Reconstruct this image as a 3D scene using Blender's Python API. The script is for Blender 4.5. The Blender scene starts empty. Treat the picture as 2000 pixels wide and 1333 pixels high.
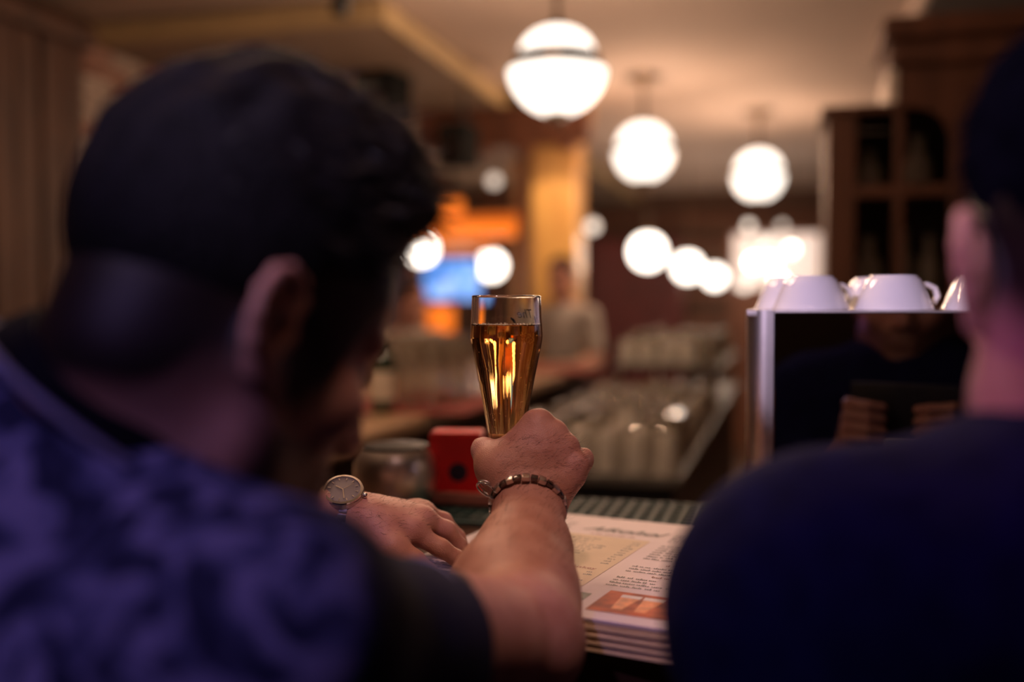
import bpy, bmesh, math, random
import numpy as np
from mathutils import Vector, Matrix

random.seed(7)
np.random.seed(7)
SC = bpy.context.scene
COL = SC.collection
R = math.radians

# ------------------------------------------------------------------ camera
EYE = 1.37
PITCH = R(1.96)
FPX = 2000 * 35.0 / 36.0
cam_d = bpy.data.cameras.new('camera')
cam_d.lens = 35.0
cam_d.sensor_width = 36.0
cam_d.clip_start = 0.02
cam_d.dof.use_dof = True
cam_d.dof.focus_distance = 1.0
cam_d.dof.aperture_fstop = 1.4
cam = bpy.data.objects.new('camera', cam_d)
COL.objects.link(cam)
cam.location = (0, 0, EYE)
cam.rotation_euler = (math.pi / 2 - PITCH, 0, 0)
SC.camera = cam

# ------------------------------------------------------------------ world, exposure
world = bpy.data.worlds.new('dim_interior')
SC.world = world
world.use_nodes = True
world.node_tree.nodes['Background'].inputs[0].default_value = (0.9, 0.6, 0.45, 1)
world.node_tree.nodes['Background'].inputs[1].default_value = 0.004
SC.view_settings.view_transform = 'Standard'
SC.view_settings.look = 'None'
SC.view_settings.exposure = 0.12
SC.view_settings.gamma = 1.0
SC.view_settings.use_curve_mapping = False

# the place's violet stage spots on the ceiling behind the guests
def spot(name, loc, target, col, power, size=R(50), rad=0.06, blend=0.6):
    l = bpy.data.lights.new(name, 'SPOT')
    l.color = col
    l.energy = power
    l.spot_size = size
    l.spot_blend = blend
    l.shadow_soft_size = rad
    o = bpy.data.objects.new(name, l)
    COL.objects.link(o)
    o.location = loc
    d = Vector(target) - Vector(loc)
    o.rotation_euler = d.to_track_quat('-Z', 'Y').to_euler()
    return o

spot('violet_stage_spot', (-0.62, -0.50, 2.60), (-0.24, 0.48, 1.14), (0.50, 0.34, 1.0), 33.0, size=R(32), blend=0.7)
spot('violet_stage_spot', (-1.2, -0.25, 2.0), (0.27, 0.50, 1.36), (0.66, 0.12, 1.0), 28.0, size=R(11), blend=0.6)
spot('violet_stage_spot', (-1.35, -1.1, 2.35), (0.50, 1.20, 1.40), (0.88, 0.68, 1.0), 260.0, size=R(17), blend=0.6)
spot('rose_fill_spot', (0.06, 0.12, 2.66), (0.07, 0.95, 1.13), (1.0, 0.56, 0.50), 40.0, size=R(29), blend=0.85)  # added unseen fill light, aimed to brighten hands, forearm and menu

# ------------------------------------------------------------------ helpers
def P(px, py, d):
    """world point seen at photo pixel (px, py) at distance d along the lens axis"""
    cp, sp = math.cos(PITCH), math.sin(PITCH)
    u = (px - 1000.0) / FPX
    v = -(py - 666.5) / FPX
    return np.array([u * d, d * (cp + v * sp), EYE + d * (-sp + v * cp)])

RA = R(15.3)                       # the room is turned against the lens axis
RX = np.array([math.cos(RA), -math.sin(RA), 0.0])
RD = np.array([math.sin(RA), math.cos(RA), 0.0])
def W(r, d, z):
    return RX * r + RD * d + np.array([0, 0, z])
def RDof(px, d):                   # room coords of the vertical plane point seen at column px, room depth d
    t = (px - 1000.0) / FPX
    # x = t*y ; d = x*sin + y*cos
    y = d / (t * math.sin(RA) + math.cos(RA))
    x = t * y
    return x * math.cos(RA) - y * math.sin(RA), y
def ZofPx(py, y):                  # height of a point seen at row py at world depth y
    return EYE - (py - 600.0) / FPX * y
ROOM_ROT = -RA

def link(o, parent=None):
    COL.objects.link(o)
    if parent is not None:
        o.parent = parent
    return o

def tag(o, label=None, cat=None, group=None, kind=None):
    if label: o['label'] = label
    if cat: o['category'] = cat
    if group: o['group'] = group
    if kind: o['kind'] = kind
    return o

def empty(name, loc=(0, 0, 0), rotz=0.0, label=None, cat=None, group=None):
    o = bpy.data.objects.new(name, None)
    o.empty_display_size = 0.05
    link(o)
    o.location = loc
    o.rotation_euler = (0, 0, rotz)
    return tag(o, label, cat, group)

def copy_tree(o, parent=None):
    c = o.copy()
    link(c, parent)
    for ch in list(o.children):
        copy_tree(ch, c)
    return c

class MB:
    """collects shapes, builds ONE mesh object"""
    def __init__(s):
        s.v = []; s.f = []
    def add(s, verts, faces):
        n = len(s.v)
        s.v += [tuple(float(c) for c in q) for q in verts]
        s.f += [tuple(i + n for i in f) for f in faces]
        return s
    def box(s, c, size, rz=0.0, bev=0.0, rot=None):
        bm = bmesh.new()
        bmesh.ops.create_cube(bm, size=1.0)
        for v in bm.verts:
            v.co = Vector((v.co.x * size[0], v.co.y * size[1], v.co.z * size[2]))
        if bev > 0:
            bmesh.ops.bevel(bm, geom=bm.edges[:], offset=min(bev, 0.45 * min(size)), segments=2, profile=0.6, affect='EDGES')
        m = rot if rot is not None else Matrix.Rotation(rz, 3, 'Z')
        vs = [m @ v.co + Vector(c) for v in bm.verts]
        bm.verts.index_update()
        fs = [[v.index for v in f.verts] for f in bm.faces]
        bm.free()
        return s.add(vs, fs)
    def lathe(s, prof, n=32, c=(0, 0, 0), rot=None, closed=False, ribs=None):
        vs = []; fs = []
        m = rot if rot is not None else Matrix.Identity(3)
        k = len(prof)
        for i, (r, z) in enumerate(prof):
            for j in range(n):
                a = 2 * math.pi * j / n
                rr = max(r, 1e-5)
                if ribs: rr = ribs(rr, z, a, i)
                vs.append(m @ Vector((rr * math.cos(a), rr * math.sin(a), z)) + Vector(c))
        for i in range(k if closed else k - 1):
            i2 = (i + 1) % k
            for j in range(n):
                j2 = (j + 1) % n
                fs.append((i * n + j, i * n + j2, i2 * n + j2, i2 * n + j))
        if not closed:
            fs.append(tuple(range(n))[::-1])
            fs.append(tuple((k - 1) * n + j for j in range(n)))
        return s.add(vs, fs)
    def tube(s, pts, rad, n=8, closed=False):
        pts = [Vector(p) for p in pts]
        rads = rad if hasattr(rad, '__len__') else [rad] * len(pts)
        vs = []; fs = []
        k = len(pts)
        up = Vector((0.13, 0.21, 0.97)).normalized()
        prev = None
        for i, p in enumerate(pts):
            a = pts[(i - 1) % k] if (closed or i > 0) else p
            b = pts[(i + 1) % k] if (closed or i < k - 1) else p
            t = (b - a).normalized()
            if prev is None:
                x = t.cross(up).normalized()
                if x.length < 0.1: x = t.cross(Vector((1, 0, 0))).normalized()
            else:
                x = (prev - t * prev.dot(t)).normalized()
            prev = x
            y = t.cross(x)
            for j in range(n):
                q = 2 * math.pi * j / n
                vs.append(p + (x * math.cos(q) + y * math.sin(q)) * rads[i])
        for i in range(k if closed else k - 1):
            i2 = (i + 1) % k
            for j in range(n):
                j2 = (j + 1) % n
                fs.append((i * n + j, i * n + j2, i2 * n + j2, i2 * n + j))
        if not closed:
            fs.append(tuple(range(n))[::-1])
            fs.append(tuple((k - 1) * n + j for j in range(n)))
        return s.add(vs, fs)
    def prism(s, outline, h, m=None):
        """outline (x,y) extruded from z=0 to z=h, then put through 4x4 matrix m"""
        n = len(outline)
        m = m or Matrix.Identity(4)
        vs = [m @ Vector((x, y, 0)) for x, y in outline] + [m @ Vector((x, y, h)) for x, y in outline]
        fs = [tuple(range(n))[::-1], tuple(range(n, 2 * n))]
        fs += [(i, (i + 1) % n, (i + 1) % n + n, i + n) for i in range(n)]
        return s.add(vs, fs)
    def build(s, name, mat, parent=None, smooth=False, angle=None, loc=None, rotz=None):
        me = bpy.data.meshes.new(name)
        me.from_pydata(s.v, [], s.f)
        me.update()
        if mat is not None: me.materials.append(mat)
        bm = bmesh.new(); bm.from_mesh(me)
        bmesh.ops.recalc_face_normals(bm, faces=bm.faces[:])
        bm.to_mesh(me); bm.free()
        if smooth:
            me.polygons.foreach_set('use_smooth', [True] * len(me.polygons))
            if angle is not None:
                try: me.set_sharp_from_angle(angle=R(angle))
                except Exception: pass
        o = bpy.data.objects.new(name, me)
        link(o, parent)
        if loc is not None: o.location = loc
        if rotz is not None: o.rotation_euler = (0, 0, rotz)
        return o

def mesh_obj(name, verts, faces, mat, parent=None, smooth=True):
    me = bpy.data.meshes.new(name)
    verts = np.asarray(verts, dtype=np.float32); faces = np.asarray(faces, dtype=np.int32)
    nf, k = faces.shape
    me.vertices.add(len(verts)); me.vertices.foreach_set('co', verts.ravel())
    me.loops.add(nf * k); me.loops.foreach_set('vertex_index', faces.ravel())
    me.polygons.add(nf)
    me.polygons.foreach_set('loop_start', np.arange(0, nf * k, k, dtype=np.int32))
    try: me.polygons.foreach_set('loop_total', np.full(nf, k, dtype=np.int32))
    except Exception: pass
    me.update(calc_edges=True)
    me.validate()
    if smooth: me.polygons.foreach_set('use_smooth', np.ones(len(me.polygons), dtype=bool))
    if mat is not None: me.materials.append(mat)
    o = bpy.data.objects.new(name, me)
    return link(o, parent)

def set_attr(o, name, vals):
    a = o.data.attributes.new(name, 'FLOAT', 'POINT')
    a.data.foreach_set('value', np.asarray(vals, dtype=np.float32))

# ------------------------------------------------------------------ materials
def newmat(name):
    m = bpy.data.materials.new(name)
    m.use_nodes = True
    nt = m.node_tree
    b = nt.nodes['Principled BSDF']
    return m, nt, b

def ramp(nt, stops):
    n = nt.nodes.new('ShaderNodeValToRGB')
    e = n.color_ramp.elements
    while len(e) < len(stops): e.new(0.5)
    for i, (p, c) in enumerate(stops):
        e[i].position = p
        e[i].color = (c[0], c[1], c[2], 1)
    return n

def mat(name, col, rough=0.5, metal=0.0, var=0.15, scale=20.0, bump=0.0, bscale=None, stretch=(1, 1, 1), coat=0.0, col2=None, sheen=0.0, spec=None, detail=4.0):
    m, nt, b = newmat(name)
    tc = nt.nodes.new('ShaderNodeTexCoord')
    mp = nt.nodes.new('ShaderNodeMapping')
    mp.inputs['Scale'].default_value = stretch
    nt.links.new(tc.outputs['Object'], mp.inputs['Vector'])
    nz = nt.nodes.new('ShaderNodeTexNoise')
    nz.inputs['Scale'].default_value = scale
    nz.inputs['Detail'].default_value = detail
    nt.links.new(mp.outputs['Vector'], nz.inputs['Vector'])
    c2 = col2 if col2 is not None else [c * (1 - var) for c in col]
    c1 = col if col2 is not None else [min(1, c * (1 + var)) for c in col]
    rp = ramp(nt, [(0.33, c2), (0.67, c1)])
    nt.links.new(nz.outputs['Fac'], rp.inputs['Fac'])
    nt.links.new(rp.outputs['Color'], b.inputs['Base Color'])
    b.inputs['Roughness'].default_value = rough
    b.inputs['Metallic'].default_value = metal
    if coat: b.inputs['Coat Weight'].default_value = coat
    if sheen: b.inputs['Sheen Weight'].default_value = sheen
    if spec is not None: b.inputs['Specular IOR Level'].default_value = spec
    if bump:
        nb = nt.nodes.new('ShaderNodeTexNoise')
        nb.inputs['Scale'].default_value = bscale or scale * 4
        nb.inputs['Detail'].default_value = 5
        nt.links.new(mp.outputs['Vector'], nb.inputs['Vector'])
        bp = nt.nodes.new('ShaderNodeBump')
        bp.inputs['Strength'].default_value = bump
        bp.inputs['Distance'].default_value = 0.01
        nt.links.new(nb.outputs['Fac'], bp.inputs['Height'])
        nt.links.new(bp.outputs['Normal'], b.inputs['Normal'])
    return m

def emis(name, col, strength, base=(0.8, 0.8, 0.8)):
    m, nt, b = newmat(name)
    b.inputs['Base Color'].default_value = (*base, 1)
    tc = nt.nodes.new('ShaderNodeTexCoord')
    nz = nt.nodes.new('ShaderNodeTexNoise'); nz.inputs['Scale'].default_value = 6
    nt.links.new(tc.outputs['Object'], nz.inputs['Vector'])
    rp = ramp(nt, [(0.3, [c * 0.92 for c in col]), (0.7, col)])
    nt.links.new(nz.outputs['Fac'], rp.inputs['Fac'])
    nt.links.new(rp.outputs['Color'], b.inputs['Emission Color'])
    b.inputs['Emission Strength'].default_value = strength
    b.inputs['Roughness'].default_value = 0.25
    return m

def glassmat(name, col=(1, 1, 1), ior=1.5, rough=0.0, absorb=None, dens=0.0):
    m, nt, b = newmat(name)
    nt.nodes.remove(b)
    out = nt.nodes['Material Output']
    g = nt.nodes.new('ShaderNodeBsdfGlass')
    g.inputs['Color'].default_value = (*col, 1)
    g.inputs['IOR'].default_value = ior
    tc = nt.nodes.new('ShaderNodeTexCoord')
    nz = nt.nodes.new('ShaderNodeTexNoise'); nz.inputs['Scale'].default_value = 30
    nt.links.new(tc.outputs['Object'], nz.inputs['Vector'])
    mr = nt.nodes.new('ShaderNodeMapRange')
    mr.inputs['To Min'].default_value = rough
    mr.inputs['To Max'].default_value = rough + 0.01
    nt.links.new(nz.outputs['Fac'], mr.inputs['Value'])
    nt.links.new(mr.outputs['Result'], g.inputs['Roughness'])
    nt.links.new(g.outputs['BSDF'], out.inputs['Surface'])
    if absorb:
        v = nt.nodes.new('ShaderNodeVolumeAbsorption')
        v.inputs['Color'].default_value = (*absorb, 1)
        v.inputs['Density'].default_value = dens
        nt.links.new(v.outputs['Volume'], out.inputs['Volume'])
    return m

def woodmat(name, c1, c2, rough=0.45, scale=3.0, axis=(1, 1, 12), coat=0.15):
    m, nt, b = newmat(name)
    tc = nt.nodes.new('ShaderNodeTexCoord')
    mp = nt.nodes.new('ShaderNodeMapping')
    mp.inputs['Scale'].default_value = axis
    nt.links.new(tc.outputs['Object'], mp.inputs['Vector'])
    nz = nt.nodes.new('ShaderNodeTexNoise')
    nz.inputs['Scale'].default_value = scale; nz.inputs['Detail'].default_value = 8; nz.inputs['Distortion'].default_value = 0.6
    nt.links.new(mp.outputs['Vector'], nz.inputs['Vector'])
    rp = ramp(nt, [(0.3, c2), (0.7, c1)])
    nt.links.new(nz.outputs['Fac'], rp.inputs['Fac'])
    nt.links.new(rp.outputs['Color'], b.inputs['Base Color'])
    b.inputs['Roughness'].default_value = rough
    b.inputs['Coat Weight'].default_value = coat
    bp = nt.nodes.new('ShaderNodeBump'); bp.inputs['Strength'].default_value = 0.15; bp.inputs['Distance'].default_value = 0.004
    nt.links.new(nz.outputs['Fac'], bp.inputs['Height'])
    nt.links.new(bp.outputs['Normal'], b.inputs['Normal'])
    return m
# ------------------------------------------------------------------ organic shapes: smooth unions of round cones and ellipsoids, polygonised
def nrm(v):
    v = np.asarray(v, float)
    return v / (np.linalg.norm(v) + 1e-12)

class Shape:
    def __init__(s): s.p = []
    def cone(s, a, b, ra, rb, k=0.01, op=1, flat=None):
        """round cone a-b; flat=(axis, f): squeeze across that axis (f<1 makes it thinner there)"""
        a = np.asarray(a, float); b = np.asarray(b, float)
        ab = b - a; L2 = float(ab @ ab) + 1e-12
        fl = None
        if flat is not None:
            fl = (nrm(flat[0]), 1.0 / flat[1] - 1.0)
        def f(q):
            w = q - a
            t = np.clip((w @ ab) / L2, 0, 1)
            e = w - t[:, None] * ab
            if fl is not None:
                n, g = fl
                e = e + (e @ n)[:, None] * n * g
                return (np.sqrt((e * e).sum(1)) - (ra + (rb - ra) * t)) / (1 + 0.5 * g)
            return np.sqrt((e * e).sum(1)) - (ra + (rb - ra) * t)
        s.p.append((f, k, op)); return s
    def chain(s, pts, rads, k=0.006, op=1):
        for i in range(len(pts) - 1):
            s.cone(pts[i], pts[i + 1], rads[i], rads[i + 1], k, op)
        return s
    def ell(s, c, r, rot=None, k=0.01, op=1):
        c = np.asarray(c, float); r = np.asarray(r, float)
        rot = np.eye(3) if rot is None else np.asarray(rot, float)   # columns = axes
        def f(q):
            l = (q - c) @ rot
            k0 = np.sqrt(((l / r) ** 2).sum(1))
            k1 = np.sqrt(((l / (r * r)) ** 2).sum(1)) + 1e-9
            return np.where(k0 < 1e-3, -r.min(), k0 * (k0 - 1.0) / k1)
        s.p.append((f, k, op)); return s
    def half(s, c, n, k=0.004):
        """cut away everything on the +n side of the plane"""
        c = np.asarray(c, float); n = nrm(n)
        s.p.append((lambda q: -((q - c) @ n), k, -1)); return s
    def fn(s, f, k=0.01, op=1):
        s.p.append((f, k, op)); return s
    def ev(s, q, sel=None):
        d = np.full(len(q), 1e3)
        for i, (f, k, op) in enumerate(s.p):
            if sel is not None and not sel[i]: continue
            e = f(q)
            if op == 1:
                h = np.maximum(k - np.abs(d - e), 0) / k
                d = np.minimum(d, e) - h * h * k * 0.25
            else:
                h = np.maximum(k - np.abs(d + e), 0) / k
                d = np.maximum(d, -e) + h * h * k * 0.25
        return d
    def mesh(s, lo, hi, h, B=12):
        lo = np.asarray(lo, float); hi = np.asarray(hi, float)
        nb = np.ceil((hi - lo) / (h * B)).astype(int)
        S = h * B
        Rb = S * 0.5 * math.sqrt(3)
        bi = np.stack(np.meshgrid(*[np.arange(n) for n in nb], indexing='ij'), -1).reshape(-1, 3)
        cen = lo + (bi + 0.5) * S
        # per-primitive distances at the centres, for culling
        D = np.stack([f(cen) for f, k, op in s.p], 1)
        ops = np.array([op for f, k, op in s.p]); ks = np.array([k for f, k, op in s.p])
        dmin = np.where(ops[None] == 1, D, 1e3).min(1)
        full = s.ev(cen)
        act = np.abs(full) < Rb * 1.6 + 0.004
        g = np.arange(B + 1)
        loc = np.stack(np.meshgrid(g, g, g, indexing='ij'), -1).reshape(-1, 3)
        NX = nb * B + 2
        key = lambda c: (c[..., 0].astype(np.int64) * NX[1] + c[..., 1]) * NX[2] + c[..., 2]
        VK = []; VP = []; QK = []
        off8 = np.array([[0,0,0],[1,0,0],[0,1,0],[1,1,0],[0,0,1],[1,0,1],[0,1,1],[1,1,1]])
        edges = [(0,1),(2,3),(4,5),(6,7),(0,2),(1,3),(4,6),(5,7),(0,4),(1,5),(2,6),(3,7)]
        tet = np.array([[1,-1,-1],[-1,-1,1],[-1,1,-1],[1,1,1]], float)
        for b in np.nonzero(act)[0]:
            sel = np.where(ops == 1, D[b] - Rb * 1.3 < dmin[b] + Rb * 1.3 + ks, D[b] - Rb * 1.6 < ks + 0.01)
            base = bi[b] * B
            q = lo + (base + loc) * h
            val = s.ev(q, sel).reshape(B + 1, B + 1, B + 1)
            if val.min() > 0 or val.max() < 0: continue
            ins = val < 0
            cv = [val[o[0]:o[0]+B, o[1]:o[1]+B, o[2]:o[2]+B] for o in off8]
            ci = [c < 0 for c in cv]
            cnt = sum(c.astype(int) for c in ci)
            idx = np.argwhere((cnt > 0) & (cnt < 8))
            if len(idx):
                vals = np.stack([c[idx[:, 0], idx[:, 1], idx[:, 2]] for c in cv], 1)
                acc = np.zeros((len(idx), 3)); n = np.zeros(len(idx))
                for (i, j) in edges:
                    a = vals[:, i]; c = vals[:, j]
                    m = (a < 0) != (c < 0)
                    t = np.where(m, a / np.where(m, a - c, 1), 0)
                    pt = off8[i] + t[:, None] * (off8[j] - off8[i])
                    acc += pt * m[:, None]; n += m
                pos = lo + (base + idx + acc / n[:, None]) * h
                e = h * 0.5
                qq = (pos[:, None, :] + tet[None] * e).reshape(-1, 3)
                fv = s.ev(qq, sel).reshape(-1, 4)
                gr = (fv[:, :, None] * tet[None]).sum(1) / (4 * e)
                d0 = fv.mean(1)
                gl = (gr * gr).sum(1) + 1e-6
                step = gr * (d0 / gl)[:, None]
                sl = np.sqrt((step * step).sum(1)) + 1e-12
                step *= np.minimum(1, 0.5 * h / sl)[:, None]
                VK.append(key(base + idx)); VP.append(pos - step)
            for ax in range(3):
                sl0 = [slice(0, B)] * 3; sl1 = [slice(0, B)] * 3
                sl1[ax] = slice(1, B + 1)
                i0 = ins[tuple(sl0)]; i1 = ins[tuple(sl1)]
                ed = np.argwhere(i0 != i1)
                if not len(ed): continue
                flip = i0[ed[:, 0], ed[:, 1], ed[:, 2]]
                c = base + ed
                u = [(1, 2), (2, 0), (0, 1)][ax]
                d1 = np.zeros(3, int); d1[u[0]] = 1
                d2 = np.zeros(3, int); d2[u[1]] = 1
                quad = np.stack([key(c - d1 - d2), key(c - d2), key(c), key(c - d1)], 1)
                quad[~flip] = quad[~flip][:, ::-1]
                ok = ((c - d1 - d2) >= 0).all(1)
                QK.append(quad[ok])
        VK = np.concatenate(VK); VP = np.concatenate(VP); QK = np.concatenate(QK)
        o = np.argsort(VK); VK = VK[o]; VP = VP[o]
        fi = np.searchsorted(VK, QK); fi = np.minimum(fi, len(VK) - 1)
        good = (VK[fi] == QK).all(1)
        return VP, fi[good]

def vnormals(v, f):
    n = np.zeros_like(v)
    a = v[f[:, 2]] - v[f[:, 0]]; b = v[f[:, 3]] - v[f[:, 1]]
    c = np.cross(a, b)
    for i in range(4): np.add.at(n, f[:, i], c)
    return n / (np.linalg.norm(n, axis=1)[:, None] + 1e-12)

def relax(v, f, it=2, lam=0.5):
    for _ in range(it):
        acc = np.zeros_like(v); cnt = np.zeros(len(v))
        for i in range(4):
            j = f[:, (i + 1) % 4]
            np.add.at(acc, f[:, i], v[j]); np.add.at(cnt, f[:, i], 1)
            np.add.at(acc, j, v[f[:, i]]); np.add.at(cnt, j, 1)
        v = v + lam * (acc / np.maximum(cnt, 1)[:, None] - v)
    return v

def snoise(p, freq, seed=0):
    """cheap smooth noise: sum of a few rotated sine products"""
    rs = np.random.RandomState(seed)
    out = np.zeros(len(p))
    for i in range(5):
        k = rs.normal(size=(2, 3)); k /= np.linalg.norm(k, axis=1)[:, None]
        ph = rs.rand(2) * 6.28
        fr = freq * (0.7 + 0.7 * rs.rand())
        out += np.sin(p @ k[0] * fr + ph[0]) * np.sin(p @ k[1] * fr * 0.8 + ph[1])
    return out / 2.5

def frame(fwd, up):
    """columns: forward, left, up"""
    f = nrm(fwd); u = np.asarray(up, float)
    l = nrm(np.cross(u, f)); u = np.cross(f, l)
    return np.stack([f, l, u], 1)
# ------------------------------------------------------------------ the room
CEIL = 2.74
SOFF = 2.63
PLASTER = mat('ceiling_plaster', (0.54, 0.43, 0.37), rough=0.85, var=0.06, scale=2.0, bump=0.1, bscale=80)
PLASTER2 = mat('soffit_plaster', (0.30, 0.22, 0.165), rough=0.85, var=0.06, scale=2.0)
TRIMC = mat('ochre_trim_paint', (0.52, 0.38, 0.20), rough=0.5, var=0.08, scale=5)
WALLB = mat('brown_wall_paint', (0.10, 0.048, 0.028), rough=0.7, var=0.3, scale=1.2)
MAROON = mat('maroon_upholstery', (0.10, 0.012, 0.012), rough=0.55, var=0.25, scale=4)
FLOORW = woodmat('floor_boards', (0.09, 0.045, 0.025), (0.05, 0.022, 0.012), rough=0.4, axis=(1, 8, 1))
WOODM = woodmat('brown_timber', (0.19, 0.066, 0.030), (0.09, 0.030, 0.014), rough=0.6, scale=2.5, axis=(6, 6, 1), coat=0.0)
WOODL = woodmat('light_oak', (0.50, 0.30, 0.15), (0.36, 0.19, 0.085), rough=0.4, scale=2.5, axis=(6, 1, 6))
WOODY = woodmat('honey_oak', (0.62, 0.36, 0.12), (0.46, 0.23, 0.07), rough=0.45, scale=2.5, axis=(6, 6, 1))
MORTAR = mat('mortar', (0.22, 0.17, 0.14), rough=0.95, var=0.15, scale=30)
BRICKS = [mat('washed_brick', c, rough=0.9, var=0.25, scale=18, bump=0.3) for c in ((0.42, 0.24, 0.19), (0.52, 0.42, 0.36), (0.32, 0.16, 0.12))]

def st(name, mb, m, **k):
    o = mb.build(name, m, rotz=ROOM_ROT, **k)
    o['kind'] = 'structure'
    return o
RL, RR_, DN, DF = -3.2, 3.6, -3.0, 12.0
cr, cd = (RL + RR_) / 2, (DN + DF) / 2
wr_, wd_ = RR_ - RL, DF - DN
st('floor', MB().box((cr, cd, -0.05), (wr_ + 0.4, wd_ + 0.4, 0.1)), FLOORW)
st('ceiling', MB().box((cr, cd, CEIL + 0.05), (wr_ + 0.4, wd_ + 0.4, 0.1)), PLASTER)
wl = st('wall_left', MB().box((RL - 0.1, cd, CEIL / 2), (0.2, wd_ + 0.4, CEIL)), WALLB)
st('wall_right', MB().box((RR_ + 0.1, cd, CEIL / 2), (0.2, wd_ + 0.4, CEIL)), WALLB)
st('wall_back', MB().box((cr, DF + 0.1, CEIL / 2), (wr_, 0.2, CEIL)), WALLB)
st('wall_front', MB().box((cr, DN - 0.1, CEIL / 2), (wr_, 0.2, CEIL)), WALLB)
# bricks of the left wall where they show past the guest's head
bm_ = MB().box((0, 0, 0), (0.03, 0.235, 0.062), bev=0.006)
first = None
rb = random.Random(2)
for row in range(26):
    for k in range(11):
        d = 3.85 + 0.25 * k + (0.125 if row % 2 else 0)
        z = SOFF - 0.05 - 0.075 * row
        if first is None:
            first = bm_.build('brick', BRICKS[0], wl); o = first
        else:
            o = first.copy(); link(o, wl)
        o.location = (RL + 0.004 + rb.uniform(0, 0.006), d, z)
        if o.data.users > 1:
            o.material_slots[0].link = 'OBJECT'
            o.material_slots[0].material = rb.choice(BRICKS)
# dropped soffit over the left of the room, ochre moulding along its edge
cx_ = P(745, 40, (SOFF - EYE) * FPX / 560.0)
sr = cx_[0] * RX[0] + cx_[1] * RX[1]; sd = cx_[0] * RD[0] + cx_[1] * RD[1]
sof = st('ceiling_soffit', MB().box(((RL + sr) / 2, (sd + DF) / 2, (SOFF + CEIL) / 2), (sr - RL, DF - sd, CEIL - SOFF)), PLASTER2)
t1_ = st('trim_1', MB().box((sr + 0.012, (sd + DF) / 2, SOFF + 0.035), (0.024, DF - sd, 0.10), bev=0.004), TRIMC)
t2_ = st('trim_2', MB().box(((RL + sr) / 2, sd - 0.012, SOFF + 0.035), (sr - RL + 0.04, 0.024, 0.10), bev=0.004), TRIMC)
# lower bulkhead over the right of the bar
rb_ = P(1790, 0, (CEIL - EYE) * FPX / 600.0)
rr0 = rb_[0] * RX[0] + rb_[1] * RX[1]
DARKC = mat('dark_bulkhead_paint', (0.07, 0.05, 0.045), rough=0.8, var=0.1)
st('ceiling_bulkhead', MB().box(((rr0 + RR_) / 2, (DN + 6.0) / 2, CEIL - 0.07), (RR_ - rr0, 6.0 - DN, 0.14)), DARKC)
st('trim_3', MB().box((rr0 - 0.012, (DN + 6.0) / 2, CEIL - 0.06), (0.024, 6.0 - DN, 0.12), bev=0.004), PLASTER)
# vertical timber boards in front of the left wall
tp = empty('timber_panelling', tuple(W(RL, 3.0, 0)), ROOM_ROT, 'reddish brown vertical timber panelling at the far left edge', 'wall panelling')
PANELW = woodmat('dark_red_timber', (0.11, 0.045, 0.024), (0.045, 0.016, 0.009), rough=0.6, scale=2.5, axis=(6, 6, 1), coat=0.0)
for i in range(11):
    MB().box((0.10, -0.60 + 0.142 * i, SOFF / 2), (0.045 + 0.012 * (i % 2), 0.128, SOFF - 0.02), bev=0.01).build('board', PANELW, tp)
MB().box((0.04, 0.1, SOFF / 2), (0.08, 1.6, SOFF - 0.03)).build('backing', PANELW, tp)
MB().box((0.13, 0.1, SOFF - 0.05), (0.12, 1.62, 0.09), bev=0.02).build('cornice', PANELW, tp)
# timber beams and boards on the far wall, a maroon bench wall below
for i in range(5):
    z = 2.40 - 0.30 * i
    st('trim_%d' % (4 + i), MB().box((cr, DF - 0.05, z), (wr_, 0.10, 0.13), bev=0.01), WOODM)
bk = empty('bench', tuple(W(0, 0, 0)), ROOM_ROT, 'long maroon upholstered bench against the far wall', 'bench')
r1, _y = RDof(1140, 10.6); r2_, _y = RDof(1330, 10.6)
MB().box(((r1 + r2_) / 2, 10.9, 1.25), (r2_ - r1, 0.18, 1.75), bev=0.05).build('backrest', MAROON, bk)
MB().box(((r1 + r2_) / 2, 10.55, 0.40), (r2_ - r1, 0.60, 0.16), bev=0.05).build('seat', MAROON, bk)
MB().box(((r1 + r2_) / 2, 10.6, 0.17), (r2_ - r1 - 0.1, 0.50, 0.32)).build('base', WOODM, bk)
# honey-coloured column and a pale post
def column(name, px0, px1, y, m, label, cat, ztop=CEIL):
    w = (px1 - px0) / FPX * y
    c = P((px0 + px1) / 2, 600, y)
    o = empty(name, (c[0], c[1], 0), ROOM_ROT, label, cat)
    MB().box((0, 0, ztop / 2), (w * 0.9, w * 0.9, ztop), bev=0.015).build('shaft', m, o)
    MB().box((0, 0, 0.10), (w * 1.15, w * 1.15, 0.20), bev=0.015).build('plinth', m, o)
    MB().box((0, 0, ztop - 0.07), (w * 1.2, w * 1.2, 0.14), bev=0.02).build('capital', m, o)
    return o
column('timber_column', 1042, 1140, 6.6, WOODY, 'square honey-coloured timber column in the middle of the room', 'column')
hb = empty('timber_header', tuple(W(0, 0, 0)), ROOM_ROT, 'dark timber header beam in front of the honey-coloured column', 'beam')
h0, _y = RDof(820, 6.1); h1, _y = RDof(1150, 6.1)
MB().box(((h0 + h1) / 2, 6.1, 2.505), (h1 - h0, 0.12, 0.24), bev=0.01).build('beam', WOODM, hb)
for i in range(4): MB().box((h0 + (h1 - h0) * (i + 0.5) / 4, 6.1, 2.37), (0.10, 0.14, 0.05), bev=0.008).build('corbel', WOODM, hb)
column('timber_post', 1003, 1038, 8.6, WOODL, 'slim pale timber post behind the honey-coloured column', 'post', SOFF)
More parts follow.
